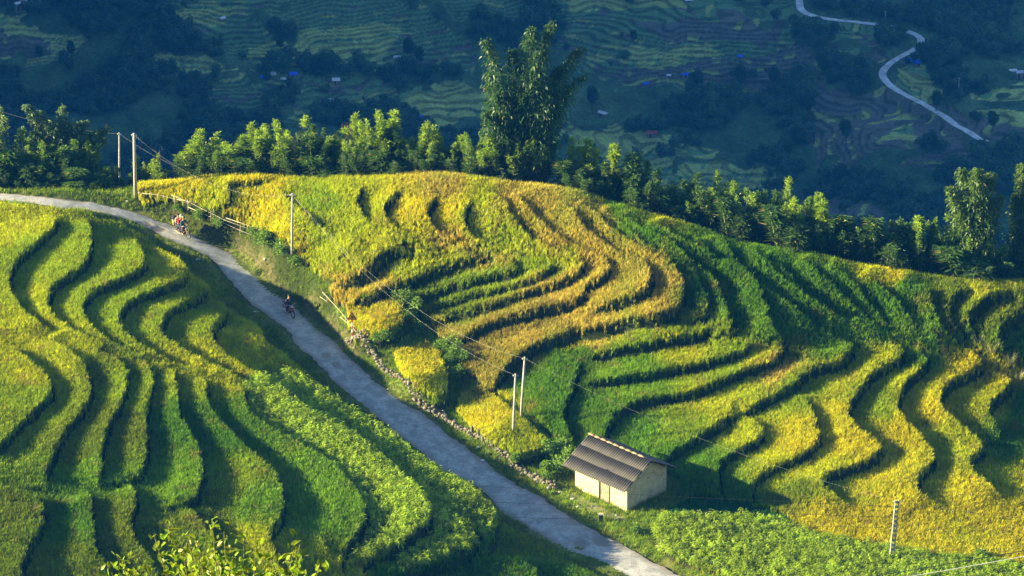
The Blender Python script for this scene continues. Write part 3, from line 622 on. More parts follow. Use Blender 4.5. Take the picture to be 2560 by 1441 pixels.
# leafy crop
x, y = jgrid(-60, 60, -80, 50, 0.36, 12); k = inview(x, y); x, y = x[k], y[k]; zz, uv = zone(x, y)
keep = (zz == 2) & ~((samp(UP, x, y) < 0.4) & (samp(UPH, x, y) > .3)) & (samp(RD, x, y) > 0.5); x, y = x[keep], y[keep]; n = len(x)
pn = fbm(x/2, y/2, 3, 161)[:, None]; col = np.array([.36, .49, .035])*(1+.35*pn)*g.uniform(.75, 1.25, (n, 1))
scatter('maize', 'maize', np.stack([x, y, ground(x, y)-.02], 1), np.clip(col, .01, .9), g.uniform(.75, 1.15, n), np.stack([g.normal(0, .1, n), g.normal(0, .1, n), g.uniform(0, 6.28, n)], 1), M_MZ, 6, 'bright green broad-leaved maize growing beside the road', 'maize', seed=2)
# grass on banks, verges and short green
x, y = jgrid(-62, 62, -82, 52, 0.26, 13); k = inview(x, y); x, y = x[k], y[k]; zz, uv = zone(x, y); sl = samp(slope, x, y); up_ = samp(UP, x, y); rd = samp(RD, x, y)
dens = fbm(x/1.6, y/1.6, 4, 171)
keep = (rd > 0.15) & (y < crestY(x)+4) & (((zz == 0) & (dens > -.5+np.clip(.9-rd, 0, 1)*0.7)) | (sl > .9) | ((up_ < .45) & (zz > 0)) | (zz == 3))
x, y, zz, sl = x[keep], y[keep], zz[keep], sl[keep]; n = len(x); pn = fbm(x/2.5, y/2.5, 3, 173)[:, None]
col = np.where((zz == 0)[:, None], np.array([.24, .32, .02]), np.array([.04, .065, .012]))*(1+.5*pn)*g.uniform(.7, 1.25, (n, 1))  # bank and terrace-foot grass coloured dark to carry the step shadow
col = np.where((zz == 3)[:, None], np.array([.05, .19, .04]), col)
dryg = (g.random(n) < .18)[:, None]; col = np.where(dryg, col*np.array([1.7, 1.15, 1.5]), col)
gy_, gx2 = samp(gz, x, y), samp(gx_, x, y)
scatter('grass', 'grass', np.stack([x, y, ground(x, y)-.02], 1), np.clip(col, .01, .9), g.uniform(.6, 1.25, n)*np.where(zz == 3, 1.3, 1), np.stack([np.clip(-gy_*.3, -.5, .5)*-1, np.clip(gx2*.3, -.5, .5), g.uniform(0, 6.28, n)], 1), M_RICE, 5, 'short wild grass on the terrace banks and road verges', 'grass', seed=3)
print('rice', NRICE, 'grass', n)
# ------------------------------------------------------------------ the far valley side
bx = np.arange(BX0, BX1+.01, BS); by = np.arange(BY0, BY1+.01, BS); BXX, BYY = np.meshgrid(bx, by)
FB = bgbase(BXX, BYY)
buv = project(np.stack([BXX, BYY, FB], -1).reshape(-1, 3))
ju = buv+np.stack([fbm(BXX.ravel()/9, BYY.ravel()/9, 3, 201), fbm(BXX.ravel()/9, BYY.ravel()/9, 3, 203)], 1)*28
FIELDS = [('y',[(-80,20),(60,50),(150,85),(220,100),(205,135),(150,155),(-80,165)]),('b',[(-80,70),(60,78),(120,95),(130,130),(-80,140)]),
 ('g',[(430,-60),(1000,-60),(1080,40),(1180,110),(1180,190),(1050,170),(880,180),(640,170),(560,130),(440,60)]),('y',[(620,120),(860,60),(1010,70),(960,140),(860,180),(650,175)]),('y',[(430,10),(560,10),(560,80),(470,70)]),
 ('y',[(385,120),(480,150),(600,180),(760,215),(860,240),(800,250),(640,230),(520,210),(430,190),(385,170)]),('b',[(560,225),(760,235),(850,205),(1000,215),(980,265),(820,262),(620,262)]),
 ('y',[(850,260),(980,235),(1060,205),(1200,215),(1260,260),(1180,300),(1100,330),(980,290),(880,300)]),('g',[(520,210),(850,200),(1000,200),(1000,290),(700,300),(530,260)]),
 ('g',[(1400,-60),(2000,-60),(2010,150),(1900,240),(1500,220),(1400,120)]),('y',[(1460,120),(1700,110),(1810,135),(1790,175),(1600,178),(1470,160)]),('b',[(1620,170),(2020,130),(2060,190),(1900,225),(1480,215)]),('b',[(1560,60),(1800,40),(1960,60),(1950,110),(1700,105)]),
 ('y',[(1380,-60),(1720,-60),(1720,18),(1440,25)]),('b',[(2030,205),(2200,190),(2330,260),(2440,370),(2420,440),(2060,440),(2010,330)]),('y',[(2185,330),(2280,320),(2290,350),(2200,350)]),
 ('y',[(2225,175),(2340,180),(2350,215),(2350,260),(2260,245)]),('y',[(2440,200),(2640,215),(2640,330),(2500,320),(2430,250)]),('b',[(2350,270),(2480,300),(2640,330),(2640,380),(2420,330)]),
 ('y',[(1380,310),(1600,330),(1760,380),(1850,420),(1960,450),(1900,500),(1700,500),(1420,360)]),('b',[(1960,500),(2180,520),(2300,560),(2100,580),(1900,540)]),('g',[(1100,-60),(1290,-60),(1300,60),(1120,40)]),('b',[(2060,110),(2200,120),(2220,165),(2080,165)]),('g',[(1990,20),(2200,60),(2180,130),(2010,110)])]
kindm = np.zeros(len(buv), int)
for c, P in FIELDS: kindm[pip(P, ju)] = {'g': 1, 'b': 2, 'y': 3}[c]
kindm = kindm.reshape(FB.shape); patch = fbm(BXX/17, BYY/17, 3, 211)
kindm = np.where((kindm > 0) & (patch < -.42), 0, kindm)
bw = (kindm > 0).astype(float)
ker = np.ones(5)/5
for _ in range(2): bw = np.apply_along_axis(lambda r: np.convolve(r, ker, 'same'), 0, bw); bw = np.apply_along_axis(lambda r: np.convolve(r, ker, 'same'), 1, bw)
dz = 0.95; qn = (FB+1.3*fbm(BXX/11, BYY/11, 2, 213))/dz+40*0
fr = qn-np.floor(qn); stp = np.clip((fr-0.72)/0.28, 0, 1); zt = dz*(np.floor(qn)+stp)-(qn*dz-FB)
BZ = FB*(1-bw)+zt*bw
BZ = BZ+(1-bw)*(1.6*fbm(BXX/7, BYY/7, 4, 217)+0.8)
# the distant road is cut into the slope
FR = [(1998,-40),(1998,10),(2004,32),(2030,46),(2090,57),(2160,65),(2215,72),(2262,84),(2295,97),(2302,112),(2286,132),(2248,150),(2218,172),(2206,192),(2218,215),(2255,240),(2310,268),(2360,298),(2400,326),(2440,350),(2468,364)]
def hitfar(uv, zf):
    d = rays(uv); t = np.full(len(d), 1430.0); 
    for _ in range(900):
        P = CAM+d*t[:, None]; b = P[:, 2] < zf(P[:, 0], P[:, 1])
        if b.all(): break
        t = np.where(b, t, t+0.4)
    return CAM+d*t[:, None]
fr_ = smooth_line(hitfar(FR, bgbase)[:, :2], 1.0); n = len(fr_)
frz = bgbase(fr_[:, 0], fr_[:, 1]); frz = np.convolve(np.pad(frz, 4, 'edge'), np.ones(9)/9, 'valid')
FD = np.full(FB.shape, 99.); FZ = FB.copy()
for (x, y), z in zip(fr_, frz):
    i0 = max(0, int((x-6-BX0)/BS)); i1 = min(len(bx), int((x+6-BX0)/BS)); j0 = max(0, int((y-6-BY0)/BS)); j1 = min(len(by), int((y+6-BY0)/BS)); s_ = (slice(j0, j1), slice(i0, i1))
    d = np.hypot(BXX[s_]-x, BYY[s_]-y); m = d < FD[s_]; FD[s_] = np.where(m, d, FD[s_]); FZ[s_] = np.where(m, z, FZ[s_])
w_ = np.clip(1-(FD-2.2)/2.5, 0, 1); BZ = BZ*(1-w_)+(FZ+.8)*w_
def farz(x, y):
    a = np.clip((np.asarray(x, float)-BX0)/BS, 0, len(bx)-1.001); b = np.clip((np.asarray(y, float)-BY0)/BS, 0, len(by)-1.001); i = a.astype(int); j = b.astype(int); a = a-i; b = b-j
    return (BZ[j, i]*(1-a)+BZ[j, i+1]*a)*(1-b)+(BZ[j+1, i]*(1-a)+BZ[j+1, i+1]*a)*b
hsh = np.sin(np.floor(qn)*12.9898+np.floor(fbm(BXX/13, BYY/13, 2, 219)*6)*78.233)*43758.5453; hsh = hsh-np.floor(hsh)
CY = np.array([.40, .46, .12]); CB = np.array([.155, .14, .11]); CG = np.array([.14, .24, .09]); CW = np.array([.07, .125, .05])
base_c = np.where((kindm == 3)[..., None], CY, np.where((kindm == 2)[..., None], CB, CG))
alt = np.where((hsh < .12)[..., None], CB, np.where((hsh > .9)[..., None], CY*.8, base_c))
base_c = np.where((kindm == 3)[..., None] & (hsh < .18)[..., None], CG*1.2, alt)
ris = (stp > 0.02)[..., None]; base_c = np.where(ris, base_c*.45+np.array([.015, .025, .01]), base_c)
nb = fbm(BXX/5, BYY/5, 4, 223)[..., None]
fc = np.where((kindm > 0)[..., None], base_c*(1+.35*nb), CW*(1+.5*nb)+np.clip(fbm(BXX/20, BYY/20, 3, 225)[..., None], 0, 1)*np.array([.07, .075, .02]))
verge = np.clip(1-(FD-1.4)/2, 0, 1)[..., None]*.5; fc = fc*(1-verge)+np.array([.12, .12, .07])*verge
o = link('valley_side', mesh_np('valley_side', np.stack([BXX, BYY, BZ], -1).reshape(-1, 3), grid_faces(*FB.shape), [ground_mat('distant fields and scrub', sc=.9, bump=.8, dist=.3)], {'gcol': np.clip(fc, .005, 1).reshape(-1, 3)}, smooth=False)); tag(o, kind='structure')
t = np.gradient(fr_, axis=0); t /= np.linalg.norm(t, axis=1, keepdims=True); nr = np.stack([-t[:, 1], t[:, 0]], 1)
ww = 1.3+.3*fbm(np.arange(n)/5., np.zeros(n), 3, 229); V = []
for s_ in (-1, -.4, .4, 1): V.append(np.c_[fr_+nr*(ww*s_)[:, None], frz+1.0+.05*(1-abs(s_))])
V = np.stack(V, 1).reshape(-1, 3)
o = link('road', mesh_np('road', V, grid_faces(n, 4), [simple('pale concrete road', (.80, .80, .78), .9, noise=.3, scale=.4)], smooth=True)); tag(o, kind='structure')
# ------------------------------------------------------------------ distant woods
M_WOOD = leafy('distant foliage', attr='col', atype='INSTANCER', trans=.3, var=.4, shine=.1)
def crown_cards(g, lobes, n, ls, flat=.5, asp=1.0):
    """leaf cards through a crown built of ellipsoid lobes (cx,cy,cz,rx,ry,rz)"""
    L_ = np.array(lobes, float); vol = L_[:, 3]*L_[:, 4]*L_[:, 5]; pk = g.choice(len(L_), n, p=vol/vol.sum()); q_ = L_[pk]
    d = g.normal(size=(n, 3)); d /= np.linalg.norm(d, axis=1, keepdims=True); r = g.uniform(.35, 1.08, n)**.6
    c = q_[:, :3]+d*q_[:, 3:6]*r[:, None]
    nn = d*.6+g.normal(size=(n, 3))*.7+np.array([0, 0, .3]); nn /= np.linalg.norm(nn, axis=1, keepdims=True)
    a = np.cross(nn, g.normal(size=(n, 3))); a /= np.linalg.norm(a, axis=1, keepdims=True); b = np.cross(nn, a)
    s = (ls*g.uniform(.6, 1.3, n))[:, None]
    V = np.stack([c-a*s, c-b*s*asp*.5+nn*s*.1, c+a*s, c+b*s*asp*.5+nn*s*.1], 1).reshape(-1, 3); F = np.arange(4*n).reshape(n, 4); return V, F
pr = []
for i in range(6):
    g = np.random.default_rng(300+i); H = g.uniform(3.5, 6); lob = [(0, 0, H*.6, 1.6, 1.6, H*.42)]+[(g.normal()*1.1, g.normal()*1.1, H*g.uniform(.35, .85), g.uniform(.8, 1.3), g.uniform(.8, 1.3), g.uniform(.7, 1.2)) for _ in range(5)]
    V, F = crown_cards(g, lob, 520, .42); pr.append(bpy.data.objects.new('wood tree', mesh_np('wood tree', V, F, [M_WOOD])))
x, y = jgrid(BX0+3, BX1-3, BY0+20, BY1-30, 2.6, 17); g = np.random.default_rng(18)
km = kindm[np.clip(((y-BY0)/BS).astype(int), 0, len(by)-1), np.clip(((x-BX0)/BS).astype(int), 0, len(bx)-1)]; fd = FD[np.clip(((y-BY0)/BS).astype(int), 0, len(by)-1), np.clip(((x-BX0)/BS).astype(int), 0, len(bx)-1)]
dn = fbm(x/26, y/26, 4, 231)
keep = (fd > 5.5) & (((km == 0) & (dn > -.1)) | ((km > 0) & (g.random(len(x)) < .012))); x, y, dn = x[keep], y[keep], dn[keep]; n = len(x)
pn = fbm(x/12, y/12, 3, 233)[:, None]
scatter('distant_wood', pr, np.stack([x, y, farz(x, y)-.3], 1), np.clip(np.array([.085, .155, .065])*(1+.4*pn)*g.uniform(.75, 1.3, (n, 1)), .01, 1), g.uniform(.45, 1.25, n)*(.9+.4*dn), np.stack([np.zeros(n), np.zeros(n), g.uniform(0, 6.28, n)], 1), M_WOOD, 6, 'dark woods filling the gullies of the far valley side', 'woods', seed=4)
print('woods', n)
# ------------------------------------------------------------------ haze
mb = MB(); mb.box((550, 1750, -190), (4080+20, 4880+40, 770)); hz_m, nt, N, L = nmat('haze')
pv = N.new('ShaderNodeVolumePrincipled'); pv.inputs['Color'].default_value = (.02, .27, 1.0, 1); pv.inputs['Density'].default_value = 0.00007; pv.inputs['Anisotropy'].default_value = 0.0
oo = N.new('ShaderNodeOutputMaterial'); L.new(pv.outputs[0], oo.inputs['Volume'])
hzo = mb.build('haze', hz_m); tag(hzo, kind='stuff')
# ------------------------------------------------------------------ shared materials
M_CONC = simple('weathered concrete', (.52, .50, .45), .85, noise=.35, scale=9, bump=.4)
M_WOOD_ = simple('grey weathered wood', (.40, .31, .21), .85, noise=.4, scale=7, bump=.4)
M_BAM = simple('dry bamboo cane', (.50, .43, .29), .6, noise=.25, scale=5)
M_BAMG = simple('green bamboo culm', (.25, .30, .08), .5, noise=.3, scale=3)
M_BARK = simple('bark', (.16, .12, .08), .9, noise=.4, scale=8, bump=.6)
M_WIRE = simple('dull aluminium wire', (.42, .40, .36), .5, metal=.3, noise=.1)
M_WIREB = simple('black cable sheath', (.02, .02, .022), .5, noise=.1)
M_STONE = simple('dry wall stone', (.23, .20, .15), .9, noise=.4, scale=3, bump=.7, col2=(.12, .11, .08))
M_BLACK = simple('black rubber', (.018, .018, .018), .8, noise=.2)
M_STEEL = simple('bright steel', (.62, .62, .60), .3, metal=.9, noise=.1)
M_WHITE = simple('white paint', (.80, .79, .76), .45, noise=.08)
M_RED = simple('red paint', (.50, .022, .02), .35, noise=.15)
def hz(u, v, zo=0.0): return hit([(u, v)], zo)[0]
def on(u, v):
    p = hit([(u, v)], 0, ground)[0]; return np.array([p[0], p[1], float(ground(p[0], p[1]))])
def height_to(p, v):
    lo, hi = 0, 40
    for _ in range(40):
        m = (lo+hi)/2; lo, hi = (m, hi) if project(p+np.array([0, 0, m]))[0, 1] > v else (lo, m)
    return lo
# ------------------------------------------------------------------ hut
A = on(1567, 1281); zA = A[2]; Bp = unproj_z(1438, 1224, zA); Cp = unproj_z(1670, 1238, zA)
ux = (Bp-A)[:2]; LW = np.linalg.norm(ux); ux /= LW; vx = np.array([-ux[1], ux[0]]); 
if vx @ (Cp-A)[:2] < 0: vx = -vx
WW = abs(vx @ (Cp-A)[:2]); ang = math.atan2(-ux[1], -ux[0])       # local x runs from the far end to the near corner
hut = empty('hut', (A[0]+ux[0]*LW, A[1]+ux[1]*LW, zA-.05), ang, 'small mud-walled hut with a dark corrugated gable roof beside the road', 'hut')
HH, RH = 2.85, 4.15; YS = 1 if (np.array([-math.sin(ang), math.cos(ang)]) @ vx) > 0 else -1
def Yl(a): return a*YS
def wall_mat():
    m, nt, N, L = nmat('rammed earth wall'); p = N.new('ShaderNodeBsdfPrincipled'); p.inputs['Roughness'].default_value = .95
    tc = N.new('ShaderNodeTexCoord'); n1_ = N.new('ShaderNodeTexNoise'); n1_.inputs['Scale'].default_value = 1.6; n1_.inputs['Detail'].default_value = 8; L.new(tc.outputs['Object'], n1_.inputs['Vector'])
    vo = N.new('ShaderNodeTexVoronoi'); vo.feature = 'DISTANCE_TO_EDGE'; vo.inputs['Scale'].default_value = .8
    mp = N.new('ShaderNodeVectorMath'); mp.operation = 'ADD'; sc_ = N.new('ShaderNodeVectorMath'); sc_.operation = 'SCALE'; sc_.inputs['Scale'].default_value = .6
    L.new(n1_.outputs['Color'], sc_.inputs[0]); L.new(tc.outputs['Object'], mp.inputs[0]); L.new(sc_.outputs[0], mp.inputs[1]); L.new(mp.outputs[0], vo.inputs['Vector'])
    mr = N.new('ShaderNodeMapRange'); mr.inputs[1].default_value = .0; mr.inputs[2].default_value = .018; mr.inputs[3].default_value = .35; mr.inputs[4].default_value = 1; L.new(vo.outputs['Distance'], mr.inputs[0])
    cr_ = N.new('ShaderNodeValToRGB'); cr_.color_ramp.elements[0].position = .3; cr_.color_ramp.elements[0].color = (.46, .35, .19, 1); cr_.color_ramp.elements[1].position = .65; cr_.color_ramp.elements[1].color = (.62, .51, .31, 1)
    L.new(n1_.outputs[0], cr_.inputs[0])
    sp = N.new('ShaderNodeSeparateXYZ'); L.new(tc.outputs['Object'], sp.inputs[0]); ad = N.new('ShaderNodeMath'); ad.operation = 'ADD'; L.new(sp.outputs[2], ad.inputs[0]); L.new(n1_.outputs[0], ad.inputs[1])
    ms = N.new('ShaderNodeMapRange'); ms.inputs[1].default_value = .45; ms.inputs[2].default_value = .95; L.new(ad.outputs[0], ms.inputs[0])
    mx = N.new('ShaderNodeMix'); mx.data_type = 'RGBA'; mx.inputs[6].default_value = (.20, .17, .05, 1); L.new(ms.outputs[0], mx.inputs[0]); L.new(cr_.outputs[0], mx.inputs[7])
    vm = N.new('ShaderNodeVectorMath'); vm.operation = 'SCALE'; L.new(mx.outputs[2], vm.inputs[0]); L.new(mr.outputs[0], vm.inputs['Scale']); L.new(vm.outputs[0], p.inputs['Base Color'])
    b = N.new('ShaderNodeBump'); b.inputs['Strength'].default_value = .6; b.inputs['Distance'].default_value = .04; L.new(n1_.outputs[0], b.inputs['Height']); L.new(b.outputs[0], p.inputs['Normal']); out(nt, p.outputs[0]); return m
M_MUD = wall_mat()
d0, d1 = LW*.475, LW*.66
mb = MB()
for x0, x1 in ((0, d0), (d1, LW)): mb.box(((x0+x1)/2, Yl(.12), HH/2), (x1-x0, .24, HH))
mb.box(((d0+d1)/2, Yl(.12), HH-.35), (d1-d0, .24, .70)); mb.box((LW/2, Yl(WW-.12), HH/2), (LW, .24, HH))
for x0 in (.12, LW-.12):
    mb.box((x0, Yl(WW/2), HH/2), (.24, WW-.48, HH-.004))
    pr_ = [(Yl(.02), HH), (Yl(WW-.02), HH), (Yl(WW/2), RH-.12)]
    k0 = [(x0-.12, y_, z_) for y_, z_ in pr_]; k1 = [(x0+.12, y_, z_) for y_, z_ in pr_]; mb.add(k0+k1, [(0, 1, 2), (5, 4, 3), (0, 3, 4, 1), (1, 4, 5, 2), (2, 5, 3, 0)])
mb.build('wall', M_MUD, hut)
dm = MB(); nw = 5; pw = (d1-d0-.08)/nw
for i in range(nw): dm.box((d0+.04+pw*(i+.5), Yl(.06), (HH-.70)/2), (pw-.02, .05, HH-.72-.01*(i % 2)))
door = dm.build('door', M_WOOD_, hut)
dk = MB(); dk.box((d0+.04+pw*.6, Yl(.02), 1.05), (.05, .03, .16)); dk.build('handle', M_STEEL, door)
df = MB(); df.box((d0-.03, Yl(-.01), (HH-.7)/2), (.07, .08, HH-.7)); df.box((d1+.03, Yl(-.01), (HH-.7)/2), (.07, .08, HH-.7)); df.box(((d0+d1)/2, Yl(-.01), HH-.66), (d1-d0+.13, .085, .08)); df.build('door_frame', simple('dark old timber', (.07, .05, .035), .9), hut)
# corrugated roof: three overlapping courses each side
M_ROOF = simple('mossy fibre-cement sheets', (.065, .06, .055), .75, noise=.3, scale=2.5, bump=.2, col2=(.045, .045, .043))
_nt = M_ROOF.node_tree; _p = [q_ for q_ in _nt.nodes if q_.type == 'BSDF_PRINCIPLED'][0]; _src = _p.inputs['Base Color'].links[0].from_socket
_a = _nt.nodes.new('ShaderNodeAttribute'); _a.attribute_name = 'rib_sun'; _m = _nt.nodes.new('ShaderNodeMix'); _m.data_type = 'RGBA'; _m.inputs[7].default_value = (.20, .18, .145, 1)  # pale rib crests: sunlight along the ribs painted into the colour
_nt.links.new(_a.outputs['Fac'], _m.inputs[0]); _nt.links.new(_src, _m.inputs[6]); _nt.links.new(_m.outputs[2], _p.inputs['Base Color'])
def slopeside(name, yfar, course_y):
    RV, RF, nvr = [], [], 0
    xs = np.arange(-.75, LW+.62, .03); sl_ = (RH-HH)/(WW/2)*1.02
    for ci, (ya, yb) in enumerate(course_y):
        V_ = []
        for y_ in (ya, yb):
            d_ = abs(y_-WW/2); z_ = RH-d_*sl_+.006*(len(course_y)-ci)*(1 if y_ == yb else .0)+.15
            for x_ in xs: V_.append((x_, Yl(y_), z_+.055*math.sin(x_*2*math.pi/.235)+.012*math.sin(x_*1.3+ci)))
        nx = len(xs); RV += V_; RF += [(nvr+i, nvr+i+1, nvr+nx+i+1, nvr+nx+i) for i in range(nx-1)]; nvr += 2*nx
    rib_sun = np.clip(np.sin(np.array(RV)[:, 0]*2*math.pi/.235)*2.5-1.5, 0, 1)*(.6+.4*fbm(np.array(RV)[:, 0]*1.5, np.array(RV)[:, 1]*1.5, 3, 301)); me = mesh_np(name, np.array(RV), np.array(RF), [M_ROOF], {'rib_sun': np.repeat(rib_sun[:, None], 3, 1)}, smooth=True); o = link(name, me, hut); s_ = o.modifiers.new('solid', 'SOLIDIFY'); s_.thickness = .012; return o
f_ov = -.95
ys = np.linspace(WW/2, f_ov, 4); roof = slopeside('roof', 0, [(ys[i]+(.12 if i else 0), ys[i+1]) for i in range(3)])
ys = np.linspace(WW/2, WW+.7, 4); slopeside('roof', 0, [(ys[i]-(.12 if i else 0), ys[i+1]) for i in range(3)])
rc = MB(); n_ = 9
for i in range(n_):
    xa = -.75+(LW+.5)/n_*i; rc.tube([(xa, Yl(WW/2), RH+.19), (xa+(LW+.5)/n_+.05, Yl(WW/2), RH+.205)], [.13, .11], 10, flat=.6)
rc.build('ridge_cap', simple('brown ridge tiles', (.33, .23, .13), .8, noise=.3), hut, smooth=True)
bm_ = MB()
for y_ in (-.6, .8, WW/2, WW-.8, WW+.4):
    z_ = RH-abs(y_-WW/2)*(RH-HH)/(WW/2)*1.02-.02; bm_.box((LW/2-.06, Yl(y_), z_), (LW+1.25, .07, .09))
bm_.build('purlin', simple('dark roof timber', (.10, .07, .05), .9), hut)
# yard: pale trodden slab and rubble
def pxline(P, zo=0): return hit(P, zo)
yl = pxline([(1425,1236),(1470,1262),(1520,1288),(1565,1300)]); V = []
for p, w_ in zip(smooth_line(yl[:, :2], .5), np.interp(np.linspace(0, 1, len(smooth_line(yl[:, :2], .5))), [0, .5, 1], [.35, .6, .3])):
    V += [(p[0]-.7*w_, p[1]-.6*w_, float(ground(p[0]-.7*w_, p[1]-.6*w_))+.05), (p[0]+.7*w_, p[1]+.6*w_, float(ground(p[0]+.7*w_, p[1]+.6*w_))+.06)]
n_ = len(V)//2; o = link('path', mesh_np('path', np.array(V), np.array([(2*i, 2*i+1, 2*i+3, 2*i+2) for i in range(n_-1)]), [simple('trodden pale earth', (.42, .36, .25), .95, noise=.4, scale=3, bump=.5)])); tag(o, kind='structure')
# ------------------------------------------------------------------ poles
def pole(ub, vb, ut, vt, label, w0=.26, w1=.15, hform=False, group='concrete power poles', ins=2):
    p = on(ub, vb); h = height_to(p, vt); tx = (ut-project(p+np.array([0, 0, h]))[0, 0])/(FPX/np.linalg.norm(p-CAM))
    e = empty('power_pole', tuple(p), 0, label, 'power pole', group); m = MB()
    if hform:
        for s_ in (-1, 1): m.tube([(s_*w0*.42, 0, -.3), (tx+s_*w1*.42, 0, h)], [.065, .05], 4)
        for i in range(13):
            t_ = (i+.5)/13; m.box((tx*t_, 0, h*t_), (w0*.75, .06, h/13*.45))
    else: m.tube([(0, 0, -.3), (tx*.5, 0, h*.5), (tx, 0, h)], [w0*.55, (w0+w1)*.27, w1*.5], 12)
    m.build('shaft', M_CONC, e, smooth=not hform)
    if ins:
        b = MB(); b.box((tx, -.02, h-.25), (.5, .05, .05)); b.build('crossarm', M_STEEL, e)
        for s_ in (-1, 1)[:ins]:
            q_ = MB(); q_.tube([(tx+s_*.2, -.02, h-.23), (tx+s_*.2, -.02, h-.16), (tx+s_*.2, -.02, h-.08)], [.035, .05, .02], 8); q_.build('insulator', M_WHITE, e, smooth=True)
    return p+np.array([tx, 0, h-.15])
T1 = pole(299, 468, 298, 332, 'slim concrete pole at the road bend, left one of the pair by dark bushes')
T2 = pole(339, 491, 335, 334, 'thick concrete pole by the golden hill, right one of the pair at the bend', .34, .24)
T3 = pole(730, 652, 731, 484, 'concrete power pole standing alone on the green verge below the golden hill', .25, .16)
T4 = pole(1302, 1047, 1312, 893, 'concrete pole at the third golden plot, right and farther one of the pair', .24, .17)
T5 = pole(1283, 1088, 1289, 935, 'concrete pole in the third golden plot, left and nearer one of the pair', .24, .17)
T6 = pole(2228, 1404, 2243, 1250, 'twin-legged concrete power pole rising from the maize near the lower right corner', .42, .34, True)
def wire(a, b, sag, r, mat, label, name='power_cable', grp='overhead power cables'):
    a, b = np.array(a, float), np.array(b, float); P = [tuple(a*(1-t_)+b*t_-np.array([0, 0, sag*4*t_*(1-t_)])) for t_ in np.linspace(0, 1, 26)]
    m = MB(); m.tube(P, r, 5); o = m.build(name, mat, smooth=True); tag(o, label, 'power cable', grp)
wire(T1, T3, 1.6, .005, M_WIRE, 'thin cable from the shorter pole at the bend to the lone verge pole')
wire(T2, T3, 2.0, .005, M_WIRE, 'thin cable from the thick pole at the bend to the lone verge pole')
wire(T3, T4, 2.6, .0045, M_WIRE, 'pale cable from the lone verge pole to the farther pole of the pair')
wire(T3, T5, 2.3, .0045, M_WIRE, 'pale cable from the lone verge pole to the nearer pole of the pair')
wire(T4, T6, 1.2, .0035, M_WIRE, 'thin cable crossing the right-hand terraces from the plot pair to the twin-legged pole')
PL = T1+np.array([-16, 6, 1.0]); wire(PL, T1, .6, .008, M_WIRE, 'short cable leaving the shorter pole at the bend towards the left edge')
for q_, (va, vb_) in enumerate(((1120, 1292), (1175, 1330), (1225, 1372))):
    dd_ = rays([(-250, va)])[0]; a_ = CAM+dd_*425; b_ = T6-np.array([0, 0, .5+q_*1.0])
    wire(a_, b_, .4, .012, M_WIREB, ['highest', 'middle', 'lowest'][q_]+' of three dark cables crossing the road from the twin-legged pole')
wire(T6, CAM+rays([(2800, 1315)])[0]*400, .3, .012, M_WIREB, 'thin dark cable running right from the twin-legged pole to the edge')
wire(CAM+rays([(2020, 1466)])[0]*385, CAM+rays([(2760, 1340)])[0]*385, .15, .03, M_WIREB, 'thick black cable slanting across the bottom right corner')
wire(CAM+rays([(2120, 1466)])[0]*380, CAM+rays([(2760, 1352)])[0]*380, .15, .025, M_WHITE, 'thick white cable slanting below the black one at the bottom right')
# ------------------------------------------------------------------ bamboo rail fences
def fence(rails, posts, label):
    p0 = on(*posts[0][:2]); e = empty('bamboo_fence', tuple(p0), 0, label, 'fence')
    for (P, hh) in rails:
        w_ = [on(u, v) for u, v in P]; w_ = [np.array([a[0], a[1], a[2]+h_])-p0 for a, h_ in zip(w_, hh)]; m = MB(); m.tube([tuple(a) for a in w_], .026, 6); m.build('rail', M_BAM, e, smooth=True)
    for u, v, h_ in posts:
        a = on(u, v)-p0; m = MB(); m.tube([(a[0], a[1], a[2]-.2), (a[0]+.05, a[1], a[2]+h_)], [.04, .03], 6); m.build('post', M_BAM, e, smooth=True)
fence([([(345,497),(395,502),(440,512),(500,532)], (.6, .6, .55, .5)), ([(430,506),(480,524),(560,562),(658,598)], (.75, .6, .5, .5)), ([(470,530),(540,560),(600,585),(655,604)], (.5, .45, .35, .25)), ([(440,510),(505,518)], (.5, .3)), ([(565,560),(610,575),(660,592)], (.6, .6, .55))],
      [(347,500,.9),(393,506,.8),(436,516,.9),(470,530,1.0),(527,556,1.2),(600,586,.8),(656,606,.7)], 'long rickety fence of pale bamboo rails between the upper road and golden rice')
fence([([(806,745),(850,790),(899,845)], (.6, .5, .2)), ([(850,800),(880,825),(899,846)], (.3, .3, .1)), ([(800,752),(822,765)], (.4, .3))], [(843,795,.9),(863,815,.9),(817,758,.7)], 'short leaning bamboo rail fence beside the triangular road sign')
fence([([(1645,1380),(1720,1402),(1790,1420),(1853,1434)], (.6, .6, .55, .5)), ([(1705,1397),(1790,1432),(1855,1450)], (.6, .4, .3)), ([(1640,1372),(1672,1380)], (.3, .3))], [(1783,1428,.9),(1853,1446,.9),(1651,1372,.8)], 'low bamboo rail fence at the roadside edge of the maize field')
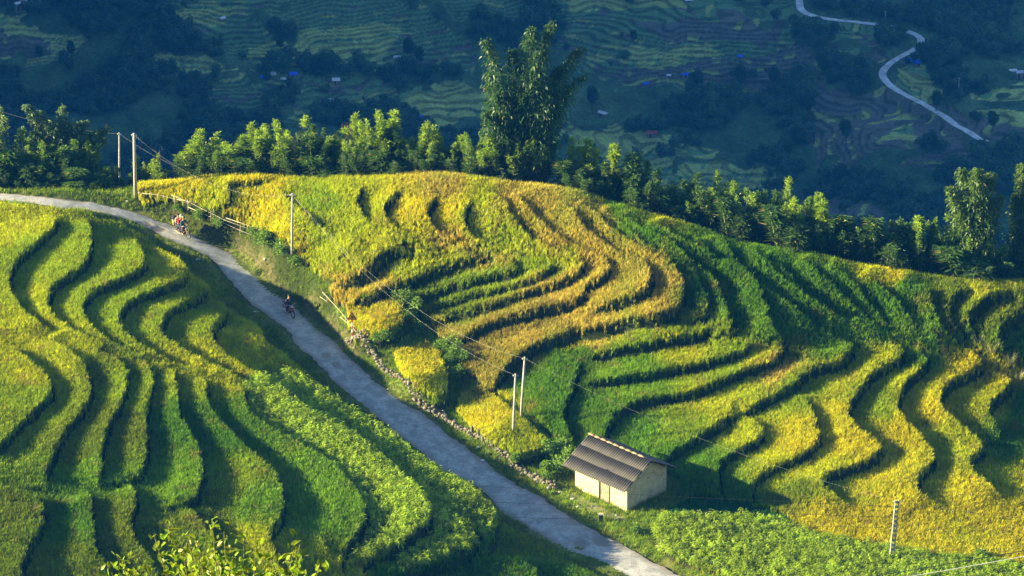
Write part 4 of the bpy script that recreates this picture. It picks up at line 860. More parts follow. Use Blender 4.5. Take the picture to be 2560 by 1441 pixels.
# ------------------------------------------------------------------ dry stone wall
wl_ = smooth_line(hit([(872,838),(930,880),(985,940),(1050,1000),(1110,1048),(1165,1082),(1205,1100),(1250,1138),(1300,1172),(1340,1198),(1388,1222)])[:, :2], .25)
p0 = np.array([wl_[0, 0], wl_[0, 1], float(ground(*wl_[0]))]); e = empty('stone_wall', tuple(p0), 0, 'low dry stone wall between the road verge and the golden plots', 'wall')
g = np.random.default_rng(77)
def rock(m, c, d, g):
    n, k = 7, 5; k0 = []; ph0 = g.random()*6
    for i in range(k+1):
        th = math.pi*i/k
        for j in range(n):
            ph = 2*math.pi*j/n+ph0; r_ = 1+g.uniform(-.18, .18); k0.append((c[0]+d[0]*r_*math.sin(th)*math.cos(ph), c[1]+d[1]*r_*math.sin(th)*math.sin(ph), c[2]+d[2]*r_*math.cos(th)))
    m.add(k0, [(i*n+j, (i+1)*n+j, (i+1)*n+(j+1) % n, i*n+(j+1) % n) for i in range(k) for j in range(n)])
m = MB()
for i, w_ in enumerate(wl_):
    hgt = .40+.14*math.sin(i*.13)+g.uniform(-.1, .1); lv = 0
    while lv < hgt:
        s_ = g.uniform(.10, .20); q_ = w_+g.normal(0, .12, 2); rock(m, (q_[0]-p0[0], q_[1]-p0[1], float(ground(*q_))-p0[2]+lv+.05), (s_*1.1, s_*.9, s_*.75), g); lv += s_*1.15
m.build('stones', M_STONE, e)
for u, v, h_ in ((1180, 1085, .75), (1197, 1096, .85), (1207, 1104, .55), (1108, 1040, .5), (1137, 1062, .5)):
    a = on(u, v)-p0; m = MB(); rock(m, (a[0], a[1], a[2]+h_*.5), (.16, .13, h_*.62), g); m.build('upright_stone', M_STONE, e)
NM = ['cracked', 'flat', 'rounded', 'pointed', 'mossy', 'squat', 'split', 'broad']
SPOT = [(1340, 1203, .3, 'at the lower end of the stone wall'), (1372, 1222, .25, 'just past the lower end of the stone wall'), (1400, 1232, .2, 'on the verge left of the hut'), (1432, 1250, .25, 'in front of the hut\'s far corner'), (1360, 1210, .22, 'beside the last stones of the wall'), (1420, 1240, .16, 'between the wall end and the hut'), (1480, 1268, .16, 'before the hut door'), (1541, 1291, .2, 'by the hut\'s near corner'), (970, 975, .14, 'on the verge in front of the stone wall'), (663, 650, .25, 'on the verge above the road near the lone pole'), (712, 618, .4, 'at the foot of the golden rice left of the lone pole'), (319, 505, .2, 'beside the upper road near the pole pair')]
for i, (u, v, s_, w_) in enumerate(SPOT):
    a = on(u, v); m = MB(); rock(m, (0, 0, s_*.3), (s_, s_*.8, s_*.55), g); o = m.build('rock', simple('pale rock', (.46, .42, .34), .9, noise=.3, scale=5, bump=.5) if i == 0 else bpy.data.materials['pale rock'], loc=tuple(a)); tag(o, 'pale grey rock lying '+w_, 'rock', 'loose rocks')
a = on(1502, 1303); e = empty('marker_post', tuple(a), 0, 'stubby concrete kilometre post with a pale top in front of the hut', 'marker post')
m = MB(); m.box((0, 0, .3), (.42, .3, .62)); m.build('body', simple('mossy concrete', (.16, .15, .09), .95, noise=.4), e, bevel=.03)
m = MB(); m.tube([(-.21, 0, .62), (.21, 0, .62)], .15, 14); m.build('cap', simple('ochre-white paint', (.72, .60, .38), .7), e, smooth=False)
g = np.random.default_rng(78)
for u, v, w_ in ((1196, 1120, 'on the verge below the upright stones'), (495, 650, 'on the dark bank above the road'), (638, 781, 'on the bank left of the lower motorbike'), (1206, 1153, 'at the road edge below the stone wall'), (1445, 1268, 'on the rubble before the hut')):
    a = on(u, v); m = MB(); 
    k0 = [(g.uniform(-.2, .2), g.uniform(-.15, .15), g.uniform(.03, .14)) for _ in range(9)]; m.add([(x_*1., y_, z_) for x_, y_, z_ in [(-.2, -.1, .02), (0, -.14, .1), (.2, -.08, .03), (-.18, .1, .06), (.02, .12, .15), (.19, .1, .05)]], [(0, 1, 4, 3), (1, 2, 5, 4)])
    o = m.build('litter', M_WHITE, loc=tuple(a)); s2 = o.modifiers.new('thick', 'SOLIDIFY'); s2.thickness = .01; tag(o, 'crumpled white plastic scrap '+w_, 'litter', 'scraps of litter')
# ------------------------------------------------------------------ warning sign
p = on(881, 856); h = height_to(p, 779); e = empty('road_sign', tuple(p), R(-2), 'triangular yellow warning sign with red border on a red and white post', 'road sign')
nb_ = 7
for i in range(nb_):
    m = MB(); m.tube([(0, 0, (h-.8)*i/nb_), (0, 0, (h-.8)*(i+1)/nb_)], .055, 10); m.build('post_band', M_RED if i % 2 == 0 else M_WHITE, e, smooth=False)
def tri(m, r_, y0, y1, zc): m.prism([(r_*math.sin(a_), zc+r_*math.cos(a_)) for a_ in (0, 2*math.pi/3, 4*math.pi/3)], y0, y1)
zc = h-.52; m = MB(); tri(m, .54, -.07, -.095, zc); pl = m.build('panel', M_RED, e)
m = MB(); tri(m, .37, -.0965, -.099, zc); m.build('yellow_face', simple('yellow sign paint', (.60, .40, .02), .5, noise=.05), pl)
m = MB(); m.prism([(-.13, zc-.14), (-.05, zc-.14), (.02, zc-.03), (.12, zc-.02), (.02, zc+.13), (-.07, zc+.02), (-.03, zc-.02)], -.1005, -.103); m.build('black_arrow', M_BLACK, pl)
m = MB(); m.tube([(0, 0, h-.85), (0, 0, h-.2)], .035, 8); m.build('bracket', M_STEEL, e)
# ------------------------------------------------------------------ bamboo, bushes and trees
def leafmesh(name, C, Dv, ln, wd, g, mat, col=None, curl=.25):
    """narrow pointed leaves at C along Dv; 6 vertices, two quads each"""
    n = len(C); Dv = Dv/np.linalg.norm(Dv, axis=1, keepdims=True); s = np.cross(Dv, g.normal(size=(n, 3))); s /= np.linalg.norm(s, axis=1, keepdims=True)
    ln = ln[:, None]; wd = wd[:, None]; dn_ = np.array([0, 0, -1.0])
    a = C; m1 = C+Dv*ln*.4; t = C+Dv*ln+dn_*ln*curl
    V = np.stack([a, m1-s*wd*.5, m1+s*wd*.5, t], 1).reshape(-1, 3); i = np.arange(n)*4
    F = np.stack([i, i+1, i+3, i+2], 1)
    return mesh_np(name, V, F, [mat], {'lcol': np.repeat(col, 4, axis=0)} if col is not None else None)
M_LEAF = leafy('bamboo leaves', attr='lcol', trans=.42, var=.3, shine=.15)
def tubes(mb_, P, r0, r1, n=5):
    m_ = len(P); mb_.tube([tuple(p) for p in P], [r0+(r1-r0)*i/(m_-1) for i in range(m_)], n)
def plumes(g, tips, n, rad, ln, wd, up=.6, t0=.10, droop=0.0, pw=.9):
    """leafy side sprays round each culm from its foot to its tip; tips: list of (foot, tip, radius, weight)"""
    Cs, Ds, Tt = [], [], []
    wsum = sum(t[3] for t in tips)
    for foot, tip, rr_, w_ in tips:
        k = max(8, int(n*w_/wsum)); foot, tip = np.array(foot, float), np.array(tip, float); nbr = max(10, k//26)
        tb = np.sort(t0+(1-t0)*g.random(nbr)**.9); tb[-1] = 1.0; tb[-2] = .96; ab = np.arange(nbr)*2.399+g.normal(0, .4, nbr)
        lb = rr_*(1.25*np.clip(1-tb, 0, 1)**pw*np.clip(tb/.22, .5, 1)+.16)*g.uniform(.55, 1.35, nbr)
        db = np.stack([np.cos(ab), np.sin(ab), up*g.uniform(.6, 1.7, nbr)], 1); db[-1] = (0, 0, 1); db /= np.linalg.norm(db, axis=1, keepdims=True)
        bi = g.integers(0, nbr, k); f = g.uniform(.1, 1.08, k); t = tb[bi]; bend = np.sin(t*math.pi*.9)[:, None]*g.normal(0, .08, 3)*np.linalg.norm(tip-foot)*.3
        C = foot+(tip-foot)*t[:, None]+bend+db[bi]*(lb[bi]*f)[:, None]*1.35+g.normal(0, .055, (k, 3)); C[:, 2] -= (f**2*lb[bi]*.35)
        D = db[bi]+g.normal(0, .45, (k, 3)); Cs.append(C); Ds.append(D); Tt.append(t)
    return np.vstack(Cs), np.vstack(Ds), np.concatenate(Tt)
def bamboo_proto(seed, h, w, npl, nleaf, bright, sparse=False):
    g = np.random.default_rng(seed); tips = []
    for i in range(npl):
        x0 = g.uniform(-.5, .5)*w*.5; y0 = g.uniform(-.5, .5)*w*.4; hh = h*(1 if i == 0 else g.uniform(.55, .95)); tx = x0*1.7+g.normal(0, .12)*w
        if i == 0: tx = g.normal(0, .1)*w; x0 = 0
        tips.append(((x0, y0, 0), (tx, y0*1.6, hh), w*g.uniform(.13, .22)*(1.25 if npl < 4 else 1), hh))
    C, D, t = plumes(g, tips, nleaf, .3, .3, .06, up=1.7, pw=.8)
    lo = C[:, 2] < 0.05; C = C[~lo]; D = D[~lo]; t = t[~lo]; n = len(C)
    c1 = np.array(bright); c0 = np.array([.055, .10, .02]); f = np.clip((C[:, 2]/h-.35)*2.0+g.normal(0, .2, n), 0, 1)[:, None]     # pale young tips; the darker lower leaves also carry painted self-shading
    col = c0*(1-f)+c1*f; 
    dead = (g.random(n) < .03)[:, None]; col = np.where(dead, np.array([.35, .28, .1]), col)
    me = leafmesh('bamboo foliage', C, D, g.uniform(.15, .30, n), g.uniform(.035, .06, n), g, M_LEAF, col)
    mb_ = MB()
    for a_, b_, _, _ in tips:
        a_, b_ = np.array(a_), np.array(b_); tubes(mb_, [np.array([0, 0, -.5]), a_*1.0, a_*.5+b_*.5, b_*.95+a_*.05], .035, .008)
    return me, mb_
BR_A = (.30, .44, .02); BR_B = (.18, .31, .02); BR_C = (.08, .17, .025)
PROT = []
for i in range(14):
    npl = [4, 8, 12, 6, 10, 2, 9][i % 7]; w = [1.6, 2.6, 3.6, 2.2, 3.2, 1.1, 2.8][i % 7]
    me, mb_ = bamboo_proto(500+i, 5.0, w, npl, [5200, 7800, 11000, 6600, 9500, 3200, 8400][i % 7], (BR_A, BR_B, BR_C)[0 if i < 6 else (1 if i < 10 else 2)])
    tmp = mb_.build('stems', M_BAMG, smooth=True); PROT.append((me, tmp.data, w)); bpy.data.objects.remove(tmp)
ORD = ['first', 'second', 'third', 'fourth', 'fifth', 'sixth', 'seventh', 'eighth', 'ninth', 'tenth', 'eleventh', 'twelfth', 'thirteenth', 'fourteenth', 'fifteenth', 'sixteenth', 'seventeenth', 'eighteenth', 'nineteenth', 'twentieth', 'twenty-first', 'twenty-second', 'twenty-third', 'twenty-fourth', 'twenty-fifth', 'twenty-sixth', 'twenty-seventh', 'twenty-eighth', 'twenty-ninth', 'thirtieth'] + ['number %s' % w for w in ()]
def behind_crest(u, back):
    """a point `back` metres behind the crest, seen at photo column u"""
    x = 0.0
    for _ in range(12):
        y = crestY(x)+back; z = float(ground(x, y)) if GX0 < x < GX1 else -1.0
        x += (u-project((x, y, z))[0, 0])/(FPX/np.linalg.norm(np.array([x, y, z])-CAM))
    y = crestY(x)+back; return np.array([x, y, float(ground(x, y))])
# (column, top row, width in photo pixels, metres behind the crest, prototype)
BUSH_L = [(465,365,50,3,5),(515,335,95,4,1),(545,372,60,2.5,8),(575,340,60,3,7),(612,350,55,4,3),(645,325,60,3,0),(684,303,70,4,1),(712,350,70,2.6,11),(745,305,105,4,2),(780,325,60,3,13),(800,365,60,2.6,12),(832,340,55,4,3),(862,365,50,2.8,11),(887,328,60,4,4),(912,350,55,3,6),(940,280,70,4,1),(960,340,70,2.6,12),(975,310,60,4,0),(1002,288,45,5,5),(1040,320,65,4,4),(1075,312,60,4,3),(1060,365,70,2.6,13),(1108,350,50,3,8),(1140,342,42,4,5),(1175,335,50,3,9)]
BUSH_M = [(1215,355,60,2.6,4),(1245,338,60,3,0),(1275,355,60,2.4,6),(1303,345,70,3,1),(1335,340,50,3,3),(1360,372,60,2.6,12),(1235,385,80,2.2,11)]
BUSH_R = [(1420,395,60,3.5,12),(1440,350,60,4,1),(1478,360,45,4,5),(1460,420,80,2.6,13),(1520,366,38,4,5),(1505,420,70,3,11),(1560,400,65,3.5,12),(1602,415,65,4,13),(1640,435,60,4,10),(1580,450,90,3,11),(1680,478,60,4,12),(1715,450,70,5,13),(1742,440,80,4.5,11),(1772,470,50,4,3),(1805,450,80,5,9),(1830,490,60,3.5,12),(1870,475,60,4,6),(1905,485,60,4,10),(1937,468,80,4.5,4),(1960,510,80,3,12),(1987,490,50,4,0),(2015,505,50,3.5,8),(2042,483,50,4.5,3),(2066,510,40,3,5),(2085,545,80,3,13),(2112,530,60,4,12),(2150,550,60,4,11)]
BUSH_F = [(2175,555,70,3,13),(2203,540,70,4,12),(2240,555,60,4,10),(2220,590,90,2.6,11),(2277,543,42,4,5),(2262,580,70,3,12),(2300,575,60,3.5,9),(2330,565,60,4,11),(2352,545,60,4.5,6),(2385,570,60,4,3),(2400,610,90,3,12),(2425,590,55,3.5,9),(2470,600,60,3.5,8),(2450,630,80,2.4,13),(2500,640,70,2.5,11),(2345,620,90,2.5,12),(2545,630,70,3,11)]
def place_bush(u, v, w, back, pi, label, grp):
    p = behind_crest(u, back); h = max(1.2, height_to(p, v)); me, sm, pw = PROT[pi]; ppm = FPX/np.linalg.norm(p-CAM); s = (w/ppm)/pw*1.8
    e = empty('bamboo_bush', tuple(p), random.uniform(-.6, .6)+(math.pi if random.random() < .5 else 0), label, 'bamboo bush', grp); e.scale = (s, s, h/5.0)
    link('foliage', me, e); link('stems', sm, e)
LK = {0: 'pale', 1: 'bright', 2: 'wide bright', 3: 'pale', 4: 'bright', 5: 'slender', 6: 'mid-green', 7: 'mid-green', 8: 'mid-green', 9: 'mid-green', 10: 'dark', 11: 'dark', 12: 'dark slim', 13: 'dark'}
for i, b in enumerate(sorted(BUSH_L, key=lambda q: -q[0])): place_bush(*b, LK[b[4]]+' young bamboo bush, '+ORD[i]+' to the left of the tall bamboo clump', 'young bamboo along the crest')
for i, b in enumerate(sorted(BUSH_M)): place_bush(*b, LK[b[4]]+' young bamboo bush, '+ORD[i]+' from left under the tall bamboo clump', 'young bamboo along the crest')
for i, b in enumerate(sorted(BUSH_R)): place_bush(*b, LK[b[4]]+' young bamboo bush, '+ORD[i]+' to the right of the tall bamboo clump', 'young bamboo along the crest')
for i, b in enumerate(sorted(BUSH_F, key=lambda q: -q[0])): place_bush(*b, LK[b[4]]+' bamboo bush on the far right crest, '+ORD[i]+' counted from the right edge', 'young bamboo along the crest')
FILL = [(u_, v_, 66, 2.0+.3*(i_ % 3), (11, 13, 12)[i_ % 3]) for i_, (u_, v_) in enumerate([(500,392),(560,390),(620,385),(680,380),(740,378),(800,385),(860,382),(915,375),(970,372),(1025,378),(1080,382),(1130,388),(1180,385)])]
for i, b in enumerate(FILL): place_bush(*b, 'low dark bamboo thicket, '+ORD[i]+' from the left under the bamboo row', 'low thickets under the bamboo row')
# bushes at the left end, behind the upper road
LEFT = [(-20,330,74,5,11),(18,318,74,6,8),(55,370,74,4,12),(40,425,74,2.5,11),(100,345,74,4.5,9),(110,410,74,2.5,13),(150,375,74,4,8),(160,430,74,2.2,11),(200,352,74,4.5,6),(205,410,74,2.6,12),(238,400,60,3,11),(275,425,36,2.5,5),(282,415,30,3,8),(355,400,38,4,7),(382,392,44,4,4),(315,430,30,3,7),(405,410,30,3,5),(0,400,70,3,13),(75,390,70,3.4,11),(130,380,70,3.2,12),(180,395,70,3,13),(228,430,60,2,13),(-30,430,70,2,11),(80,440,66,1.8,13),(130,445,66,1.8,11),(185,450,60,1.6,12),(20,440,66,1.8,12)]
for i, b in enumerate(sorted(LEFT)): place_bush(*b, LK[b[4]]+' bamboo bush above the upper road bend, '+ORD[i]+' from the left edge', 'bushes above the road bend')
# ------------------------------------------------------------------ tall clumps
def clump(name, label, u, vbase_back, culms, nleaf, ln, wd, cols, cat='bamboo clump', droop=.8, up=-.35, stemmat=None, lowleaf=.1):
    """culms: (foot column offset px, [(col, row) tip], spread in m, weight)"""
    g = np.random.default_rng(abs(hash(label)) % 1000 if False else len(label)*7+nleaf); p = behind_crest(u, vbase_back); ppm = FPX/np.linalg.norm(p-CAM)
    e = empty(name, tuple(p), 0, label, cat); Cs = []; Ds = []; mb_ = MB()
    tot_ = sum(c[4] for c in culms)
    for (du, ut, vt, spr, w_, yo) in culms:
        foot = np.array([du/ppm, yo*.3, -.5]); h_ = height_to(p, vt); tip = np.array([(ut-u)/ppm, yo, h_])
        k = int(nleaf*w_/tot_); t = lowleaf+(1-lowleaf)*g.random(k)**.9
        # the culm rises straight, then arches over to its tip
        def axis(t_):
            t_ = np.asarray(t_)[:, None]; x = foot+(tip-foot)*np.concatenate([t_**1.8, t_**1.5, 1-(1-t_)**1.35], 1); return x
        ax = axis(t); nt = 34; tw = g.integers(0, nt, k); ta = tw*2.399+g.normal(0, .15, k); tl = spr*1.45*(.35+.65*np.sin(np.clip(t, .05, .97)*math.pi)**.7)*(.4+.9*_perm[tw, 7])*(1-.5*t**3)
        f = g.random(k)**.7; off_ = np.stack([np.cos(ta)*tl*f, np.sin(ta)*tl*f*.8, (.25-droop*f)*tl*f], 1)+g.normal(0, .12, (k, 3))
        tq = np.round(t*nt)/nt; C = axis(np.clip(.55*t+.45*tq, 0, 1))+off_; Cs.append(C); Ds.append(np.stack([np.cos(ta), np.sin(ta), np.full(k, up)], 1)+g.normal(0, .5, (k, 3)))
        tubes(mb_, axis(np.linspace(0, 1, 12)), .06, .012, 6)
    C = np.vstack(Cs); D = np.vstack(Ds); n = len(C); keep = C[:, 2] > .3; C, D = C[keep], D[keep]; n = len(C)
    f = g.random((n, 1)); col = np.array(cols[0])*(1-f)+np.array(cols[1])*f; dead = g.random(n) < .015; col[dead] = (.38, .30, .12)
    link('foliage', leafmesh('clump foliage', C, D, g.uniform(ln*.7, ln*1.3, n), g.uniform(wd*.7, wd*1.3, n), g, M_LEAF, col, curl=.35), e)
    mb_.build('culms', stemmat or M_BAMG, e, smooth=True); return e
TC = ((.02, .07, .015), (.08, .17, .03))
clump('bamboo_clump', 'tall arching bamboo clump towering over the crest of the golden hill', 1310, 4, [
 (-40,1214,100,1.0,1.1,0),(-55,1222,190,1.2,1.3,.8),(-30,1245,230,1.5,1.5,-.6),(-15,1280,130,1.3,1.3,.5),(-5,1330,70,1.2,1.2,0),(5,1380,62,.9,1.2,.6),(10,1350,120,1.4,1.6,-.8),(0,1290,215,1.5,1.6,1.0),(20,1400,170,1.5,1.4,0),(30,1455,125,1.0,1.0,.5),(35,1462,185,.9,.7,-.5),(30,1420,230,1.3,1.3,1),(-45,1215,270,1.2,1.1,-1),(25,1370,250,1.6,1.6,-1),(-20,1260,300,1.5,1.4,.5),(10,1340,310,1.7,1.6,0),(-55,1210,330,.9,.8,.5)], 36000, .36, .11, TC)
clump('bamboo_clump', 'rounded drooping bamboo clump near the right end of the crest', 2430, 4, [
 (-20,2365,470,.9,1,0),(-10,2395,430,1.1,1.2,.5),(0,2430,420,1.2,1.3,-.5),(10,2465,440,1.1,1.2,.4),(15,2490,490,1.0,1.1,0),(0,2440,480,1.4,1.5,1),(5,2470,540,1.1,1,-.6),(-10,2400,510,1.3,1.1,0)], 14000, .36, .12, ((.05, .11, .015), (.15, .25, .03)))
clump('bamboo_clump', 'tall bamboo clump cut by the right edge of the view', 2550, 4.5, [
 (-5,2540,412,.8,1,0),(0,2560,440,1.0,1.2,.5),(5,2600,420,1.1,1.1,-.3),(-10,2530,490,.9,1,.3),(5,2580,500,1.2,1.2,0),(0,2550,560,1.1,1,-.5)], 11000, .36, .12, ((.05, .11, .015), (.15, .25, .03)))
clump('broadleaf_tree', 'dark broad-leaved tree with spreading limbs above the road bend', 160, 6, [
 (-20,75,268,.7,.9,0),(-15,100,290,1.1,1.1,.6),(-5,130,300,1.3,1.2,-.5),(0,165,272,.6,.7,.3),(5,180,310,1.2,1.3,0),(10,215,315,1.1,1.1,.8),(15,245,330,1.0,1.1,-.4),(20,275,325,.8,1,.3),(20,262,360,1.0,1.1,.9),(-10,90,330,1.1,1.1,-.3)], 9000, .34, .17, ((.07, .13, .05), (.16, .25, .09)), cat='tree', droop=.25, up=.2, stemmat=M_BARK, lowleaf=.35)
clump('broadleaf_tree', 'tall thin tree at the very left edge behind the road', 5, 6, [(0,8,270,.5,1,0),(-5,22,300,.6,1,.4),(0,0,330,.7,1,-.4)], 900, .34, .14, ((.14, .22, .05), (.22, .32, .07)), cat='tree', droop=.4, up=.1, stemmat=M_BARK, lowleaf=.3)
# bare reddish tree behind the bamboo row, and dry sticks
p = behind_crest(825, 9); h_ = height_to(p, 275); e = empty('bare_tree', tuple(p), 0, 'leafless brown tree with fine twigs behind the bamboo row', 'tree'); mb_ = MB(); g = np.random.default_rng(55)
def twig(a, d, l, r, k):
    b = a+d*l; mb_.tube([tuple(a), tuple(a*.5+b*.5+g.normal(0, .05, 3)*l), tuple(b)], [r, r*.8, r*.6], 4)
    if k: 
        for _ in range(4 if k > 2 else 3): dd = d+g.normal(0, .55, 3); dd[2] = abs(dd[2])*.7+.1; dd /= np.linalg.norm(dd); twig(a+(b-a)*g.uniform(.5, 1), dd, l*g.uniform(.55, .8), r*.55, k-1)
tk = MB(); tk.tube([(0, 0, -.5), (.1, 0, h_*.5)], [.14, .09], 7); tk.build('trunk', M_BARK, e, smooth=True)
for _ in range(6): dd = np.array([g.normal(0, .8), g.normal(0, .4), 1.]); twig(np.array([.1, 0, h_*g.uniform(.3, .5)]), dd/np.linalg.norm(dd), h_*.22, .05, 4)
mb_.build('crown', simple('reddish dry twigs', (.20, .11, .08), .9), e)
for u, v, w_ in ((402, 372, 'by the left end of the golden hill'), (350, 385, 'just right of the thick pole at the bend')):
    p = behind_crest(u, 5); h_ = height_to(p, v); e = empty('dead_sapling', tuple(p), 0, 'thin leafless sapling standing '+w_, 'sapling', 'dead saplings'); mb_ = MB(); tk = MB(); tk.tube([(0, 0, -.3), (.05, 0, h_)], [.05, .01], 5); tk.build('trunk', M_BARK, e)
    for i in range(9): a = np.array([0, 0, h_*g.uniform(.3, .9)]); dd = np.array([g.normal(), g.normal()*.4, .7]); twig(a, dd/np.linalg.norm(dd), h_*.13, .015, 1)
    mb_.build('twigs', M_BARK, e)
# ------------------------------------------------------------------ leafy shrubs in the gully and on verges
M_SH = leafy('shrub leaves', attr='lcol', trans=.4, var=.3, shine=.1)
SHR = []
for i in range(4):
    g = np.random.default_rng(800+i); lob = [(g.normal(0, .45), g.normal(0, .35), g.uniform(.35, .9), g.uniform(.3, .55), g.uniform(.3, .5), g.uniform(.3, .5)) for _ in range(6)]
    L_ = np.array(lob); n = 1100; q_ = L_[g.integers(0, 6, n)]; d = g.normal(size=(n, 3)); d /= np.linalg.norm(d, axis=1, keepdims=True); C = q_[:, :3]+d*q_[:, 3:6]*g.uniform(.4, 1.1, (n, 1)); C[:, 2] = np.maximum(C[:, 2], .05)
    mes = leafmesh('shrub foliage', C, d+np.array([0, 0, .5])+g.normal(0, .4, (n, 3)), g.uniform(.12, .24, n), g.uniform(.07, .13, n), g, M_SH, np.array([.13, .23, .02])*g.uniform(.6, 1.6, (n, 1)))
    mb_ = MB(); 
    for l_ in lob: mb_.tube([(0, 0, -.1), (l_[0]*.6, l_[1]*.6, l_[2]*.6), (l_[0], l_[1], l_[2])], [.03, .02, .008], 5)
    t_ = mb_.build('stems', M_BARK); SHR.append((mes, t_.data)); bpy.data.objects.remove(t_)
SP = [(1003, 738, 1.0, 'at the tail of the orange strip'), (1030, 775, 1.3, 'in the gully right of the first golden plot'), (1018, 812, 1.2, 'in the gully below the first golden plot\'s corner'), (1050, 835, 1.0, 'between the first and second golden plots'), (1120, 868, 1.0, 'above the right corner of the second golden plot'), (1143, 905, 1.1, 'in the gully right of the second golden plot'), (1150, 945, 1.0, 'at the top corner of the third golden plot'), (1385, 1150, 1.5, 'beneath the right tip of the third golden plot'), (1412, 1175, 1.7, 'against the shaded far side of the hut'), (1378, 1195, 1.2, 'at the lower end of the stone wall'), (1408, 1130, 1.2, 'behind the left eave of the hut'), (675, 608, 1.2, 'beside the lower end of the long bamboo fence'), (700, 625, 1.0, 'left of the lone verge pole'), (640, 592, .8, 'under the long bamboo fence rails'), (742, 660, .8, 'right beside the foot of the lone verge pole'), (505, 545, .8, 'under the middle of the long bamboo fence'), (540, 560, .7, 'under the long fence near its tall post'), (445, 528, .6, 'under the upper end of the long bamboo fence'), (960, 850, .9, 'just below the first golden plot'), (1290, 1150, .7, 'on the bank above the stone wall\'s lower half'), (1700, 1395, .8, 'by the low fence beside the maize'), (1590, 1335, .7, 'on the verge between hut and maize'), (2450, 1400, .9, 'in the maize at the lower right')]
for i, (u, v, s_, w_) in enumerate(SP):
    p = on(u, v); me, sm = SHR[i % 4]; e = empty('shrub', tuple(p), i*1.7, 'small leafy green shrub growing '+w_, 'shrub', 'leafy shrubs of the gully and verges'); e.scale = (s_, s_, s_); link('foliage', me, e); link('stems', sm, e)
# reed tufts right
M_REED = leafy('reed blades', (.36, .36, .13), trans=.4, var=.3)
for u, v, w_ in ((2445, 870, 'leftmost of the reed tufts on the bank'), (2480, 885, 'second of the reed tufts on the bank'), (2525, 915, 'nearest the right edge on the bank'), (2545, 960, 'lowest of the reed tufts')):
    p = on(u, v); g = np.random.default_rng(u); V, F, T = [], [], []
    for i in range(70): a_ = g.random()*6.28; d = np.array([math.cos(a_), math.sin(a_), 0]); strip(V, F, T, d*g.random()*.25, d, np.array([-d[1], d[0], 0]), g.uniform(.9, 1.7), .035, g.uniform(.1, .5), g.uniform(.1, .5), 4, 1, .2)
    o = link('reed_tuft', mesh_np('reed_tuft', np.array(V), np.array(F), [M_REED]), loc=tuple(p)); tag(o, 'pale feathery reed tuft, '+w_+' by the lower terraces', 'reeds', 'reed tufts')
# ------------------------------------------------------------------ the near tree whose top enters the view at lower left
M_NL = leafy('glossy broad leaves', attr='lcol', trans=.5, var=.3, shine=.15); g = np.random.default_rng(91)
top = CAM+rays([(585, 1470)])[0]*58; gz_ = float(wide(np.array([top[0]]), np.array([top[1]]))[0]); NB = np.array([top[0], top[1], gz_]); hT = top[2]-gz_
e = empty('near_tree', tuple(NB), 0, 'sunlit top of a leafy tree rising into the lower left of the view', 'tree')
tr = MB(); tr.tube([(0, 0, -.5), (.05, 0, hT*.4), (0, .05, hT*.75)], [.11, .08, .05], 8); tr.build('trunk', M_BARK, e, smooth=True)
bmb = MB(); Cs, Ds = [], []
TIPS = [(385,1338),(420,1312),(470,1335),(530,1300),(560,1330),(610,1345),(640,1365),(455,1375),(500,1380),(700,1385),(735,1375),(680,1400),(750,1362),(800,1410),(290,1385),(310,1405),(270,1415),(340,1425),(590,1390),(545,1400),(620,1420),(480,1420),(520,1440),(660,1440),(570,1445),(440,1440),(720,1440),(300,1450),(600,1480),(500,1480),(400,1480),(700,1490),(550,1520),(640,1530),(460,1530)]
for (u_, v_) in TIPS:
    dist = 58+g.uniform(-.9, .9); tip = CAM+rays([(u_, v_)])[0]*dist-NB; root = np.array([tip[0]*.25, tip[1]*.25, hT*.72+g.uniform(-.3, .1)]); mid_ = root*.45+tip*.55+np.array([0, 0, -.12])
    P = smooth_line(np.array([root, mid_, tip]), .08); bmb.tube([tuple(q) for q in P[::2]]+[tuple(P[-1])], list(np.linspace(.018, .004, len(P[::2])+1)), 5)
    m_ = len(P); nl = 85
    for j in range(nl):
        t_ = 1-.62*(j/nl)**1.0*g.uniform(.8, 1.1); q = P[min(m_-1, max(0, int(t_*(m_-1))))]; side_ = g.normal(size=3)*.8; side_[2] = abs(side_[2])*.6-.1
        dr = (P[-1]-P[-3]); dr = dr/np.linalg.norm(dr); Cs.append(q+g.normal(0, .07, 3)); Ds.append(dr*.6+side_)
C = np.array(Cs); D = np.array(Ds); n = len(C); D /= np.linalg.norm(D, axis=1, keepdims=True); s = np.cross(D, np.array([0, 0, 1.])+g.normal(0, .5, (n, 3))); s /= np.linalg.norm(s, axis=1, keepdims=True); nn = np.cross(s, D)
ln = g.uniform(.07, .155, (n, 1)); wd = ln*g.uniform(.17, .24, (n, 1)); V = []
for k_, (a_, b_, c_) in enumerate(((0, 0, 0), (.3, -1, .25), (.3, 1, .25), (.7, -.8, .2), (.7, .8, .2), (1, 0, -.1), (.35, 0, 0), (.7, 0, -.03))): V.append(C+D*ln*a_+s*wd*b_+nn*wd*c_-np.array([0, 0, 1.])*ln*a_*a_*.18)
V = np.stack(V, 1).reshape(-1, 3); i = (np.arange(n)*8)[:, None]; F = np.concatenate([i+np.array(f) for f in ((0, 1, 6, 6), (0, 6, 2, 2), (1, 3, 7, 6), (6, 7, 4, 2), (3, 5, 7, 7), (7, 5, 4, 4))])
Fq = np.concatenate([i+np.array(f) for f in ((1, 3, 7, 6), (6, 7, 4, 2))]); Ft = np.concatenate([i+np.array(f) for f in ((0, 1, 6), (0, 6, 2), (3, 5, 7), (7, 5, 4), )])
Ft = np.vstack([Ft, Fq[:, [0, 1, 2]], Fq[:, [0, 2, 3]]])
